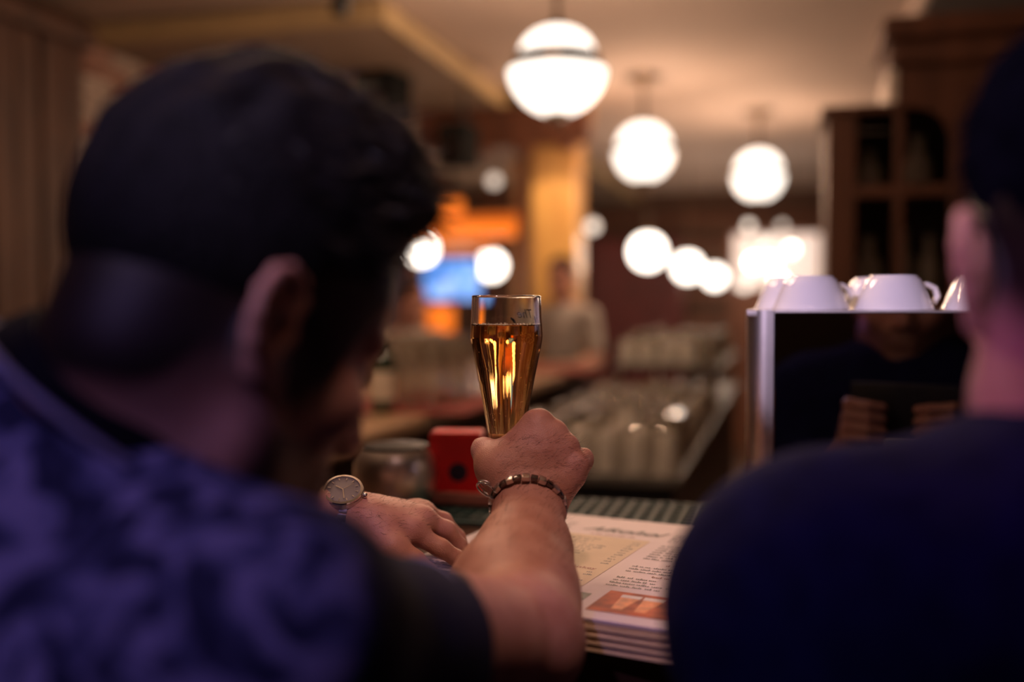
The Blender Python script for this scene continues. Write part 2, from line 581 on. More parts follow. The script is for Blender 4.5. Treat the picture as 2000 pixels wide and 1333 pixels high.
# ------------------------------------------------------------------ people
def skinmat(name, base, deep, dark=(0.006, 0.0045, 0.005)):
    m, nt, b = newmat(name)
    tc = nt.nodes.new('ShaderNodeTexCoord')
    n1 = nt.nodes.new('ShaderNodeTexNoise'); n1.inputs['Scale'].default_value = 38; n1.inputs['Detail'].default_value = 5
    n2 = nt.nodes.new('ShaderNodeTexNoise'); n2.inputs['Scale'].default_value = 900; n2.inputs['Detail'].default_value = 3
    vo = nt.nodes.new('ShaderNodeTexVoronoi'); vo.inputs['Scale'].default_value = 700
    for n in (n1, n2, vo): nt.links.new(tc.outputs['Object'], n.inputs['Vector'])
    rp = ramp(nt, [(0.3, deep), (0.7, base)])
    nt.links.new(n1.outputs['Fac'], rp.inputs['Fac'])
    at = nt.nodes.new('ShaderNodeAttribute'); at.attribute_name = 'dark'
    mul = nt.nodes.new('ShaderNodeMath'); mul.operation = 'MULTIPLY_ADD'
    nt.links.new(n2.outputs['Fac'], mul.inputs[0]); mul.inputs[1].default_value = 0.12; mul.inputs[2].default_value = 0.92
    m2 = nt.nodes.new('ShaderNodeMath'); m2.operation = 'MULTIPLY'; m2.use_clamp = True
    nt.links.new(mul.outputs[0], m2.inputs[0]); nt.links.new(at.outputs['Fac'], m2.inputs[1])
    mx = nt.nodes.new('ShaderNodeMixRGB')
    nt.links.new(m2.outputs[0], mx.inputs['Fac'])
    nt.links.new(rp.outputs['Color'], mx.inputs['Color1'])
    mx.inputs['Color2'].default_value = (*dark, 1)
    nt.links.new(mx.outputs['Color'], b.inputs['Base Color'])
    b.inputs['Roughness'].default_value = 0.48
    b.inputs['Specular IOR Level'].default_value = 0.3
    b.inputs['Subsurface Weight'].default_value = 0.12
    b.inputs['Subsurface Radius'].default_value = (0.012, 0.004, 0.002)
    b.inputs['Subsurface Scale'].default_value = 0.5
    ad = nt.nodes.new('ShaderNodeMath'); ad.operation = 'ADD'
    nt.links.new(vo.outputs['Distance'], ad.inputs[0]); nt.links.new(n2.outputs['Fac'], ad.inputs[1])
    bp = nt.nodes.new('ShaderNodeBump'); bp.inputs['Strength'].default_value = 0.22; bp.inputs['Distance'].default_value = 0.0012
    nt.links.new(ad.outputs[0], bp.inputs['Height'])
    nt.links.new(bp.outputs['Normal'], b.inputs['Normal'])
    return m

SKIN = skinmat('skin', (0.56, 0.30, 0.215), (0.44, 0.205, 0.14))
SKIN2 = skinmat('skin_ruddy', (0.56, 0.29, 0.22), (0.45, 0.20, 0.15))
HAIR = mat('black_hair', (0.0035, 0.003, 0.0045), rough=0.55, spec=0.10, var=0.4, scale=60, bump=0.5, bscale=220, stretch=(1, 3, 1))
NAIL = mat('nail', (0.62, 0.36, 0.29), rough=0.25, var=0.05)
NAVY = mat('navy_jersey', (0.007, 0.008, 0.044), rough=0.9, var=0.25, scale=60, bump=0.25, bscale=900, spec=0.08)
BLACKRIB = mat('black_rib_knit', (0.006, 0.006, 0.009), rough=0.95, var=0.3, scale=90, bump=0.4, bscale=600, spec=0.1)
PIPING = mat('pale_piping', (0.22, 0.21, 0.32), rough=0.8, var=0.1, bump=0.2, bscale=800)
DENIM = mat('dark_denim', (0.02, 0.024, 0.04), rough=0.9, var=0.3, scale=120)

def patterned():
    m, nt, b = newmat('patterned_jersey')
    tc = nt.nodes.new('ShaderNodeTexCoord')
    n1 = nt.nodes.new('ShaderNodeTexNoise'); n1.inputs['Scale'].default_value = 25; n1.inputs['Detail'].default_value = 2.0; n1.inputs['Distortion'].default_value = 1.6
    n2 = nt.nodes.new('ShaderNodeTexNoise'); n2.inputs['Scale'].default_value = 700
    nt.links.new(tc.outputs['Object'], n1.inputs['Vector']); nt.links.new(tc.outputs['Object'], n2.inputs['Vector'])
    rp = ramp(nt, [(0.42, (0.020, 0.022, 0.055)), (0.50, (0.075, 0.080, 0.17)), (0.58, (0.19, 0.18, 0.31))])
    nt.links.new(n1.outputs['Fac'], rp.inputs['Fac'])
    at = nt.nodes.new('ShaderNodeAttribute'); at.attribute_name = 'plain'
    mx = nt.nodes.new('ShaderNodeMixRGB')
    nt.links.new(at.outputs['Fac'], mx.inputs['Fac'])
    nt.links.new(rp.outputs['Color'], mx.inputs['Color1'])
    mx.inputs['Color2'].default_value = (0.020, 0.022, 0.045, 1)
    nt.links.new(mx.outputs['Color'], b.inputs['Base Color'])
    b.inputs['Roughness'].default_value = 0.9
    b.inputs['Specular IOR Level'].default_value = 0.15
    bp = nt.nodes.new('ShaderNodeBump'); bp.inputs['Strength'].default_value = 0.25; bp.inputs['Distance'].default_value = 0.002
    nt.links.new(n2.outputs['Fac'], bp.inputs['Height']); nt.links.new(bp.outputs['Normal'], b.inputs['Normal'])
    return m
PATTERN = patterned()

def head(S, o, M, sc=1.0):
    """face, cranium and ears; M columns = forward, left, up"""
    o = np.asarray(o, float)
    T = lambda x, y, z: o + M @ (np.array([x, y, z]) * sc)
    E = lambda c, r, k=0.012, op=1, rot=None: S.ell(T(*c), np.array(r) * sc, M if rot is None else M @ rot, k, op)
    E((-0.006, 0, 0.045), (0.098, 0.077, 0.086), 0.01)
    E((0.045, 0, 0.048), (0.052, 0.060, 0.055), 0.02)
    E((0.045, 0, -0.030), (0.052, 0.060, 0.078), 0.025)
    for s in (1, -1):
        S.cone(T(0.0, s * 0.060, -0.030), T(0.018, s * 0.054, -0.070), 0.014 * sc, 0.014 * sc, 0.03)
        S.cone(T(0.018, s * 0.054, -0.070), T(0.083, s * 0.016, -0.104), 0.014 * sc, 0.015 * sc, 0.03)
        E((0.070, s * 0.043, -0.022), (0.020, 0.020, 0.018), 0.02)
        S.cone(T(0.093, s * 0.012, 0.024), T(0.078, s * 0.046, 0.024), 0.009 * sc, 0.009 * sc, 0.012)
        E((0.104, s * 0.032, 0.004), (0.014, 0.017, 0.011), 0.010, -1)
        E((0.080, s * 0.032, 0.004), (0.0135, 0.0135, 0.012), 0.003)
        E((0.108, s * 0.013, -0.035), (0.010, 0.008, 0.008), 0.006)
    E((0.082, 0, -0.066), (0.024, 0.034, 0.030), 0.02)
    E((0.088, 0, -0.106), (0.018, 0.023, 0.018), 0.02)
    S.cone(T(0.096, 0, 0.018), T(0.121, 0, -0.030), 0.008 * sc, 0.0115 * sc, 0.010)
    S.cone(T(0.106, -0.016, -0.063), T(0.106, 0.016, -0.063), 0.0052 * sc, 0.0052 * sc, 0.004)
    S.cone(T(0.104, -0.015, -0.074), T(0.104, 0.015, -0.074), 0.0060 * sc, 0.0060 * sc, 0.004)
    for s in (1, -1):
        # ear plane: a forward, b up, n outward, leaning back and standing off
        n = nrm(np.array([0.10, s * 0.98, 0.0])); b = nrm(np.array([-0.18, 0, 0.98])); b = nrm(b - n * (b @ n))
        a = np.cross(b, n) * (1 if s > 0 else -1)
        if a[0] < 0: a = -a
        F = np.stack([a, b, n], 1)
        q = lambda x, y, z: T(*(np.array([-0.006, s * 0.0735, -0.004]) + F @ (np.array([x, y, z]) * 0.88)))
        EE = lambda c, r, k, op=1: S.ell(q(*c), np.array(r) * sc * 0.88, M @ F, k, op)
        EE((-0.008, 0.003, 0.005), (0.018, 0.029, 0.0050), 0.006)
        EE((-0.004, -0.002, 0.002), (0.011, 0.018, 0.010), 0.008)
        EE((-0.006, -0.027, 0.007), (0.0090, 0.0110, 0.0055), 0.006)
        hx = [(0.004, 0.004, 0.009), (0.009, 0.018, 0.008), (0.004, 0.030, 0.009), (-0.008, 0.0345, 0.012), (-0.019, 0.030, 0.014),
              (-0.0265, 0.017, 0.016), (-0.027, 0.002, 0.015), (-0.022, -0.013, 0.012), (-0.014, -0.024, 0.009)]
        for i in range(len(hx) - 1):
            S.cone(q(*hx[i]), q(*hx[i + 1]), 0.0040 * sc, 0.0040 * sc, 0.004)
        ah = [(-0.004, 0.022, 0.009), (-0.013, 0.014, 0.011), (-0.0165, 0.002, 0.012), (-0.013, -0.010, 0.011), (-0.006, -0.0175, 0.010)]
        for i in range(len(ah) - 1):
            S.cone(q(*ah[i]), q(*ah[i + 1]), 0.0036 * sc, 0.0036 * sc, 0.004)
        EE((0.007, -0.005, 0.008), (0.0050, 0.0080, 0.0055), 0.004)
        EE((-0.0035, -0.003, 0.014), (0.0075, 0.0110, 0.0105), 0.004, -1)
    return T

def to_local(p, o, M, sc=1.0):
    return ((p - np.asarray(o)) @ M) / sc

def finger(S, pts, rads, k=0.005):
    S.chain(pts, rads, k)

def sstep(x, a, b):
    t = np.clip((x - a) / (b - a), 0, 1)
    return t * t * (3 - 2 * t)

def strands(name, roots, dirs, length, rad, mat_, parent, curl=0.3, seg=4, droop=None, seed=3):
    """many fine tapering hairs as one countless part"""
    rs = np.random.RandomState(seed)
    n = len(roots)
    L = length * (0.6 + 0.8 * rs.rand(n))
    side = np.cross(dirs, rs.normal(size=(n, 3))); side /= np.linalg.norm(side, axis=1)[:, None] + 1e-9
    up = np.cross(dirs, side)
    V = []; rings = []
    for i in range(seg + 1):
        t = i / seg
        c = roots + dirs * (L * t)[:, None] + side * (L * curl * t * t)[:, None]
        if droop is not None: c = c + np.asarray(droop) * (L * t * t)[:, None]
        r = rad * (1 - 0.85 * t)
        for j in range(3):
            a = 2 * math.pi * j / 3
            V.append(c + side * (r * math.cos(a)) + up * (r * math.sin(a)))
    V = np.stack(V, 1).reshape(-1, 3)
    per = (seg + 1) * 3
    fs = []
    for i in range(seg):
        for j in range(3):
            j2 = (j + 1) % 3
            fs.append((i * 3 + j, i * 3 + j2, (i + 1) * 3 + j2, (i + 1) * 3 + j))
    F = (np.arange(n)[:, None, None] * per + np.array(fs)[None]).reshape(-1, 4)
    o = mesh_obj(name, V, F, mat_, parent)
    o['kind'] = 'stuff'
    return o

# ================================================================== guest on the left: leans on the bar, lifts the glass
man = empty('person', (0, 0, 0), 0, 'dark-haired bearded man in patterned navy shirt lifting a beer glass', 'person')

HO = P(425, 628, 0.60)                          # between the ears
yaw, pit, roll = R(46), R(27), R(1)
fw = np.array([math.cos(yaw) * math.cos(pit), math.sin(yaw) * math.cos(pit), -math.sin(pit)])
rt = np.array([math.sin(yaw), -math.cos(yaw), 0])
upv = np.cross(rt, fw)
upv = upv * math.cos(roll) + rt * math.sin(roll)
HM = frame(fw, upv)

shR = P(485, 1250, 0.50)
elR = P(1014, 1252, 0.80)
nd = nrm([0.60, 0.12, 0.787])
neck_t = P(295, 765, 0.60)
neck_b = neck_t - nd * 0.055
bfw = np.array([0.57, 0.82, 0.0]); brt = np.array([0.82, -0.57, 0.0])
shL = shR - brt * 0.35 + np.array([0, 0, 0.05]) + bfw * 0.02
Mid = (shR + shL) / 2
elL = P(130, 985, 0.93)
pel = np.array([-0.47, 0.20, 0.92])

S = Shape()
T1 = head(S, HO, HM, 1.0)
S.cone(T1(-0.030, 0, -0.035), neck_b, 0.060, 0.066, 0.03)
S.cone(T1(0.0, 0, -0.06), neck_b + bfw * 0.05 + np.array([0.0, 0.0, -0.03]), 0.045, 0.055, 0.03)
S.cone(neck_b + np.array([0.01, 0.0, -0.02]), Mid - np.array([0, 0, 0.06]), 0.06, 0.09, 0.04)
S.cone(Mid - np.array([0, 0, 0.07]), pel, 0.105, 0.11, 0.04, flat=(bfw, 0.8))
S.cone(shR, shL, 0.048, 0.048, 0.04)
# right arm
wrR = P(1034, 992, 0.970)
armx = nrm(np.cross(wrR - elR, np.array([1, 0, 0])))
S.cone(shR, elR, 0.050, 0.046, 0.03)
S.cone(elR, P(1003, 1165, 0.865), 0.047, 0.052, 0.03)
S.cone(P(1003, 1165, 0.865), P(1024, 1075, 0.92), 0.052, 0.0405, 0.03)
S.cone(P(1024, 1075, 0.92), wrR, 0.0405, 0.0305, 0.02, flat=(armx, 0.82))
S.ell(elR + np.array([0.0, -0.012, 0.022]), (0.026, 0.02, 0.022), None, 0.03)          # point of the elbow
# right hand
def HP(x, y, d): return P(x, y, d)
mcp = [HP(1055, 826, 1.000), HP(1084, 846, 0.998), HP(1108, 873, 0.994), HP(1130, 905, 0.988)]
wbase = [HP(1010, 968, 0.980), HP(1028, 970, 0.978), HP(1047, 972, 0.978), HP(1062, 975, 0.980)]
S.cone(wrR, HP(1034, 955, 0.985), 0.0305, 0.029, 0.02, flat=(np.array([0, 1, 0.3]), 0.72))
for i in range(4):
    S.cone(wbase[i], mcp[i], 0.0160, 0.0112 - 0.0004 * i, 0.011)
S.ell(HP(1048, 898, 0.997), (0.027, 0.015, 0.033), frame((1, 0, -0.55), (0.5, 0, 1)), 0.02)
S.cone(HP(1072, 965, 0.985), HP(1112, 928, 0.992), 0.0175, 0.0155, 0.016)                  # heel below the little finger
fingers = [
    [mcp[0], HP(1054, 838, 1.043), HP(1016, 852, 1.066), HP(975, 856, 1.068)],
    [mcp[1], HP(1082, 862, 1.042), HP(1040, 874, 1.068), HP(990, 878, 1.070)],
    [mcp[2], HP(1106, 890, 1.036), HP(1066, 902, 1.062), HP(1015, 904, 1.066)],
    [mcp[3], HP(1140, 898, 1.016), HP(1110, 926, 1.044), HP(1072, 932, 1.052)],
]
frad = [(0.0118, 0.0100, 0.0088, 0.0075), (0.0118, 0.0102, 0.0088, 0.0075), (0.0112, 0.0096, 0.0084, 0.0072), (0.0100, 0.0092, 0.0076, 0.0066)]
for f_, r_ in zip(fingers, frad): finger(S, f_, r_, 0.005)
for i, kp in enumerate(mcp):                                                             # knuckle bumps
    S.ell(kp + np.array([0.0, -0.005, 0.001]), (0.0098, 0.0088, 0.0098), None, 0.006)
S.ell(HP(1143, 898, 0.998), (0.0088, 0.011, 0.0118), None, 0.004)
# thumb and its ball
S.cone(HP(1005, 958, 0.984), HP(968, 918, 0.990), 0.020, 0.0165, 0.014)
S.cone(HP(968, 918, 0.990), HP(945, 880, 1.008), 0.0150, 0.0122, 0.012)
S.cone(HP(945, 880, 1.008), HP(938, 872, 1.040), 0.0120, 0.0090, 0.006)
S.cone(HP(968, 905, 0.992), HP(1040, 835, 0.998), 0.012, 0.010, 0.02)                     # web to the index finger
S.cone(HP(985, 915, 0.988), HP(1060, 880, 0.992), 0.017, 0.015, 0.02)
# left arm and hand, resting on the menu
wrL = P(664, 1003, 1.040)
S.cone(shL, elL, 0.052, 0.045, 0.03)
S.cone(elL, P(430, 975, 0.985), 0.045, 0.044, 0.03)
S.cone(P(430, 985, 0.985), wrL, 0.044, 0.0275, 0.02, flat=(np.array([0, 0.5, 1]), 0.85))
mcL = [P(806, 1040, 1.030), P(826, 1016, 1.052), P(826, 1004, 1.078), P(815, 1000, 1.10)]
wbL = [P(700, 1022, 1.024), P(702, 1012, 1.036), P(702, 1006, 1.048), P(700, 1002, 1.058)]
S.cone(wrL, P(715, 1010, 1.038), 0.0275, 0.026, 0.02, flat=(np.array([0, 0.3, 1]), 0.75))
for i in range(4):
    S.cone(wbL[i], mcL[i], 0.0160, 0.0115, 0.016)
S.ell(P(768, 1022, 1.045), (0.036, 0.034, 0.016), frame((1, 0.1, -0.25), (0.2, 0, 1)), 0.02)
fL = [
    [mcL[0], P(862, 1072, 1.028), P(893, 1092, 1.034), P(917, 1106, 1.040)],
    [mcL[1], P(872, 1036, 1.060), P(898, 1068, 1.070), P(915, 1092, 1.074)],
    [mcL[2], P(866, 1018, 1.092), P(894, 1050, 1.104), P(908, 1074, 1.108)],
    [mcL[3], P(850, 1012, 1.115), P(876, 1042, 1.128), P(890, 1062, 1.130)],
]
for f_, r_ in zip(fL, frad): finger(S, f_, [x * 0.94 for x in r_], 0.005)
for kp in mcL: S.ell(kp + np.array([0.0, -0.002, 0.003]), (0.0105, 0.0105, 0.009), None, 0.012)
thL = [P(722, 1020, 1.020), P(765, 1070, 1.000), P(808, 1098, 1.000), P(838, 1116, 1.010)]
S.cone(thL[0], thL[1], 0.018, 0.0145, 0.016); S.cone(thL[1], thL[2], 0.0138, 0.0118, 0.008); S.cone(thL[2], thL[3], 0.0115, 0.0085, 0.005)

lo = np.array([-0.66, 0.03, 0.86]); hi = np.array([0.13, 1.18, 1.60])
vb, fb = S.mesh(lo, hi, 0.0022)
nb_ = vnormals(vb, fb)
# skin creases and tendons on the backs of the hands
hz = np.exp(-((vb - HP(1060, 890, 0.98)) ** 2).sum(1) / 0.05 ** 2) + np.exp(-((vb - P(770, 1015, 1.04)) ** 2).sum(1) / 0.05 ** 2)
vb = vb + nb_ * (0.00035 * hz * snoise(vb, 420, 5))[:, None]
body = mesh_obj('body', vb, fb, SKIN, man)
l = to_local(vb, HO, HM, 1.0)
near = ((vb - HO) ** 2).sum(1) < 0.24 ** 2
ay = np.abs(l[:, 1])
fade = sstep(0.53 * l[:, 0] - 0.85 * l[:, 2], 0.055, 0.0) * (l[:, 0] < 0.085)
fade = fade * sstep(l[:, 0] - 0.35 * l[:, 2], 0.075, 0.045)
burn = sstep(l[:, 0], 0.012, 0.022) * sstep(l[:, 0], 0.060, 0.046) * sstep(l[:, 2], -0.05, -0.03) * sstep(l[:, 2], 0.08, 0.06) * (ay > 0.04)
jaw = sstep(l[:, 2], -0.035, -0.062) * sstep(l[:, 0], -0.006, 0.022) * sstep(l[:, 2], -0.16, -0.12)
must = (np.abs(l[:, 2] + 0.052) < 0.006) * (ay < 0.028) * (l[:, 0] > 0.08)
brow = np.exp(-((l[:, 2] - 0.030) / 0.004) ** 2) * (l[:, 0] > 0.06) * (ay > 0.012) * (ay < 0.05)
eye = (np.abs(l[:, 2] - 0.004) < 0.006) * (np.abs(ay - 0.032) < 0.006) * (l[:, 0] > 0.085)
nape = sstep(l[:, 0], -0.035, -0.06) * sstep(l[:, 2], -0.075, -0.035)
ear = (ay > np.where(l[:, 2] > 0.012, 0.0800, 0.0745)) & (l[:, 0] > -0.042) & (l[:, 0] < 0.004) & (np.abs(l[:, 2]) < 0.036)
dk = np.clip(fade + burn * 0.8 + jaw * 0.9 + must * 0.8 + brow + eye + nape * 0.8, 0, 1) * near * ~ear
set_attr(body, 'dark', dk)

# nails of the left hand
for f_ in fL[:2] + [thL]:
    d_ = nrm(f_[-1] - f_[-2])
    upn = nrm(np.array([0, -0.35, 1.0]) - d_ * (np.array([0, -0.35, 1.0]) @ d_))
    s_ = Shape().ell(f_[-1] + upn * 0.0062 + d_ * 0.001, (0.0062, 0.0048, 0.0016), frame(d_, upn), 0.001)
    v_, q_ = s_.mesh(f_[-1] - 0.02, f_[-1] + 0.02, 0.0012)
    mesh_obj('fingernail', v_, q_, NAIL, man)

# hair: faded sides, long swept top
S = Shape()
Eh = lambda c, r, k=0.015: S.ell(T1(*c), np.array(r), HM, k)
Eh((-0.006, 0, 0.045), (0.1010, 0.0800, 0.0890), 0.004)
Eh((-0.010, 0, 0.060), (0.102, 0.080, 0.100))
Eh((0.010, 0, 0.108), (0.080, 0.066, 0.064), 0.03)
for yy in (-0.036, -0.012, 0.012, 0.036):
    S.cone(T1(0.035, yy, 0.132), T1(0.086, yy * 1.05, 0.120), 0.026, 0.015, 0.02)
S.half(T1(0.085, 0, 0.098), HM @ np.array([0.90, 0, -0.43]), 0.02)
S.half(T1(0.030, 0, 0.030), HM @ np.array([0.588, 0, -0.809]), 0.02)
S.half(T1(0, 0, -0.055), HM @ np.array([0.10, 0, -1.0]), 0.02)
vh, fh = S.mesh(HO - 0.22, HO + 0.24, 0.003)
nh = vnormals(vh, fh)
lh = to_local(vh, HO, HM, 1.0)
cl = np.sin(lh[:, 1] * 260 + 2.0 * snoise(lh, 60, 2)) * 0.0022 + snoise(lh, 110, 4) * 0.0022
edge = 0.588 * (lh[:, 0] - 0.030) - 0.809 * (lh[:, 2] - 0.030)
vh = vh + nh * (cl * sstep(lh[:, 2], 0.02, 0.09) - 0.0024 * sstep(edge, -0.055, -0.008))[:, None]
hair = mesh_obj('hair', vh, fh, HAIR, man)
top = np.nonzero((lh[:, 2] > 0.05))[0]
pick = np.random.choice(top, 4200)
dr = nh[pick] * 0.24 + (HM @ np.array([0.9, 0, 0.10]))[None] + np.random.normal(size=(4200, 3)) * 0.18
dr /= np.linalg.norm(dr, axis=1)[:, None]
HAIRS = mat('glossy_black_hair', (0.004, 0.0035, 0.005), rough=0.32, spec=0.5, var=0.3, scale=60)
strands('hair_strands', vh[pick] - nh[pick] * 0.003, dr, 0.021, 0.00055, HAIRS, hair, curl=0.3)

# fine dark hairs on hand and forearm
fa = wrR - elR
tt = ((vb - elR) @ fa) / (fa @ fa)
axd = np.linalg.norm(vb - (elR + np.clip(tt, 0, 1)[:, None] * fa), axis=1)
okA = np.nonzero((tt > 0.25) & (tt < 0.98) & (axd < 0.07) & (vb[:, 0] > -0.08) & (nb_[:, 1] < 0.5))[0]
okH = np.nonzero((np.linalg.norm(vb - HP(1058, 905, 0.978), axis=1) < 0.047) & (nb_[:, 1] < -0.25) & (vb[:, 2] < P(1050, 845, 1)[2]))[0]
pk = np.concatenate([np.random.choice(okA, 400), np.random.choice(okH, 330)])
dirw = np.where((np.arange(len(pk)) < 400)[:, None], nrm(fa)[None] * 0.8 + np.array([[0.5, 0, 0.1]]), np.array([[0.75, 0.0, 0.25]]))
dd = dirw + nb_[pk] * 0.25 + np.random.normal(size=(len(pk), 3)) * 0.22
dd -= nb_[pk] * np.minimum((dd * nb_[pk]).sum(1), 0)[:, None]
dd /= np.linalg.norm(dd, axis=1)[:, None]
strands('arm_hair', vb[pk], dd, 0.009, 0.00009, HAIR, man, curl=0.35, seed=9)
okL = np.nonzero((np.linalg.norm(vb - P(760, 1005, 1.04), axis=1) < 0.05) & (nb_[:, 2] > 0.2))[0]
pk = np.random.choice(okL, 220)
dd = np.array([[0.8, -0.3, 0.0]]) + nb_[pk] * 0.3 + np.random.normal(size=(len(pk), 3)) * 0.2
dd /= np.linalg.norm(dd, axis=1)[:, None]
strands('arm_hair', vb[pk], dd, 0.008, 0.00011, HAIR, man, curl=0.35, seed=10)

# shirt
elS = elR + np.array([0.0, 0.0, -0.022])              # the sleeve hangs a little below the arm
hemR = shR + (elS - shR) * 0.54
ax = nrm(nrm(elS - shR) * 0.8 + np.array([0.25, 0.0, 0.0]))
S = Shape()
S.cone(neck_b - nd * 0.012, Mid - np.array([0, 0, 0.07]), 0.075, 0.110, 0.05)
S.cone(neck_b - nd * 0.03, shL + np.array([0, 0, -0.004]), 0.068, 0.062, 0.05)
S.cone(neck_b - nd * 0.040, shR, 0.058, 0.054, 0.05)
S.cone(Mid - np.array([0, 0, 0.07]) - bfw * 0.015, pel, 0.140, 0.150, 0.06, flat=(bfw, 0.85))
S.cone(shR - np.array([0, 0, 0.006]), shL, 0.056, 0.060, 0.06)
S.cone(shR, elS, 0.060, 0.058, 0.05)
S.half(hemR, ax, 0.003)
S.cone(hemR - ax * 0.05, hemR + ax * 0.03, 0.0540, 0.0550, 0.002, -1)
S.cone(shL, shL + (elL - shL) * 0.7, 0.064, 0.060, 0.04)
S.half(pel + np.array([0, 0, -0.02]), (0, 0, -1), 0.01)
vs_, fs_ = S.mesh(np.array([-0.75, 0.0, 0.84]), np.array([0.12, 1.05, 1.48]), 0.0045)
ns_ = vnormals(vs_, fs_)
along = (vs_ - shR) @ ax
fold = 0.0045 * snoise(vs_, 26, 11) + 0.0018 * snoise(vs_, 75, 12)
slv = sstep(along, 0.02, 0.10) * (np.linalg.norm(np.cross(vs_ - shR, ax), axis=1) < 0.12)
fold = fold * (1 - 0.6 * slv)
vs_ = vs_ + ns_ * fold[:, None]
shirt = mesh_obj('shirt', vs_, fs_, PATTERN, man)
# raglan sleeves are plain: a seam plane from collar to armpit
sn = nrm(ax * 0.8 + np.array([0.35, -0.1, -0.1]))
set_attr(shirt, 'plain', sstep((vs_ - shR) @ sn, 0.018, 0.030))
shirt['label'] = 'navy shirt with violet blotches on the back and plain sleeves'

def ring(center, axis, rx, ry, xdir, n=64):
    axis = nrm(axis); x = nrm(np.asarray(xdir) - axis * (np.asarray(xdir) @ axis)); y = np.cross(axis, x)
    return [center + x * rx * math.cos(2 * math.pi * i / n) + y * ry * math.sin(2 * math.pi * i / n) for i in range(n)]
# sleeve hem seam
hs = MB().tube(ring(hemR - ax * 0.022, ax, 0.0625, 0.0625, (0, 0, 1)), 0.0016, 6, closed=True).build('sleeve_seam', PIPING, shirt, smooth=True)
# black standing collar round the neck, with pale piping along its foot
S = Shape()
S.cone(neck_t - nd * 0.055, neck_t + nd * 0.03, 0.108, 0.068, 0.01)
S.cone(neck_t - nd * 0.075, neck_t + nd * 0.04, 0.104, 0.060, 0.008, -1)
S.half(neck_t + nd * 0.004, nd, 0.006)
S.half(neck_t - nd * 0.024, -nd, 0.006)
vc_, fc_ = S.mesh(neck_b - 0.22, neck_b + 0.24, 0.004)
vc_ = vc_ + vnormals(vc_, fc_) * (0.0012 * snoise(vc_, 60, 15))[:, None]
collar = mesh_obj('collar', vc_, fc_, BLACKRIB, man)
MB().tube(ring(neck_t - nd * 0.022, nd, 0.0945, 0.0945, (0, 0, 1)), 0.0026, 8, closed=True).build('collar_piping', PIPING, man, smooth=True)
# trousers, standing at the bar
def trousers(parent, pel, foot1, foot2, k1, k2, mat_):
    S = Shape()
    S.ell(pel + np.array([0, 0, -0.03]), (0.17, 0.15, 0.13), None, 0.03)
    for kx, ft in ((k1, foot1), (k2, foot2)):
        hp = pel + (kx - pel) * 0.15
        S.cone(hp, kx, 0.095, 0.065, 0.04); S.cone(kx, ft + np.array([0, 0, 0.08]), 0.065, 0.05, 0.03)
    lo = np.minimum.reduce([pel, foot1, foot2, k1, k2]) - 0.22; hi = np.maximum.reduce([pel, foot1, foot2, k1, k2]) + 0.2
    v, f = S.mesh(lo, hi, 0.012)
    mesh_obj('trousers', v, f, mat_, parent)
    for ft in (foot1, foot2):
        S = Shape().cone(ft + np.array([0, -0.03, 0.045]), ft + np.array([0.03, 0.17, 0.032]), 0.045, 0.032, 0.02)
        S.half(ft, (0, 0, -1), 0.003)
        v, f = S.mesh(ft - 0.15, ft + 0.27, 0.008)
        mesh_obj('shoe', v, f, BLACKRIB, parent)
trousers(man, pel, np.array([-0.60, 0.10, 0.0]), np.array([-0.38, 0.05, 0.0]), np.array([-0.57, 0.19, 0.48]), np.array([-0.40, 0.16, 0.48]), DENIM)

# ================================================================== guest on the right, seen from behind
man2 = empty('person', (0, 0, 0), 0, 'man in plain dark navy shirt seen from behind at the right edge', 'person')
H2 = P(2212, 520, 0.52)
yaw, pit = R(78), R(8)
fw2 = np.array([math.cos(yaw) * math.cos(pit), math.sin(yaw) * math.cos(pit), -math.sin(pit)])
HM2 = frame(fw2, (0, 0, 1))
shL2 = P(1640, 1225, 0.56)
shR2 = shL2 + np.array([0.36, 0.0, 0.0])
mid2 = (shL2 + shR2) / 2
nb2 = np.array([H2[0], 0.50, 1.285])
pel2 = np.array([0.40, 0.24, 0.92])
elL2 = np.array([0.19, 0.70, 1.02]); elR2 = np.array([0.60, 0.66, 1.02])
phone_c = np.array([0.392, 0.845, 1.222])
wrL2 = phone_c + np.array([-0.085, -0.045, -0.085]); wrR2 = phone_c + np.array([0.10, -0.05, -0.075])
S = Shape()
T2 = head(S, H2, HM2, 1.0)
S.cone(T2(-0.028, 0, -0.03), nb2 + np.array([0, 0, -0.0]), 0.056, 0.062, 0.03)
S.cone(T2(0.0, 0, -0.06), nb2 + np.array([0, 0.04, -0.03]), 0.045, 0.055, 0.03)
S.cone(nb2, mid2 - np.array([0, 0, 0.06]), 0.06, 0.09, 0.05)
S.cone(mid2 - np.array([0, 0, 0.07]), pel2, 0.105, 0.11, 0.04)
S.cone(shL2, shR2, 0.05, 0.05, 0.05)
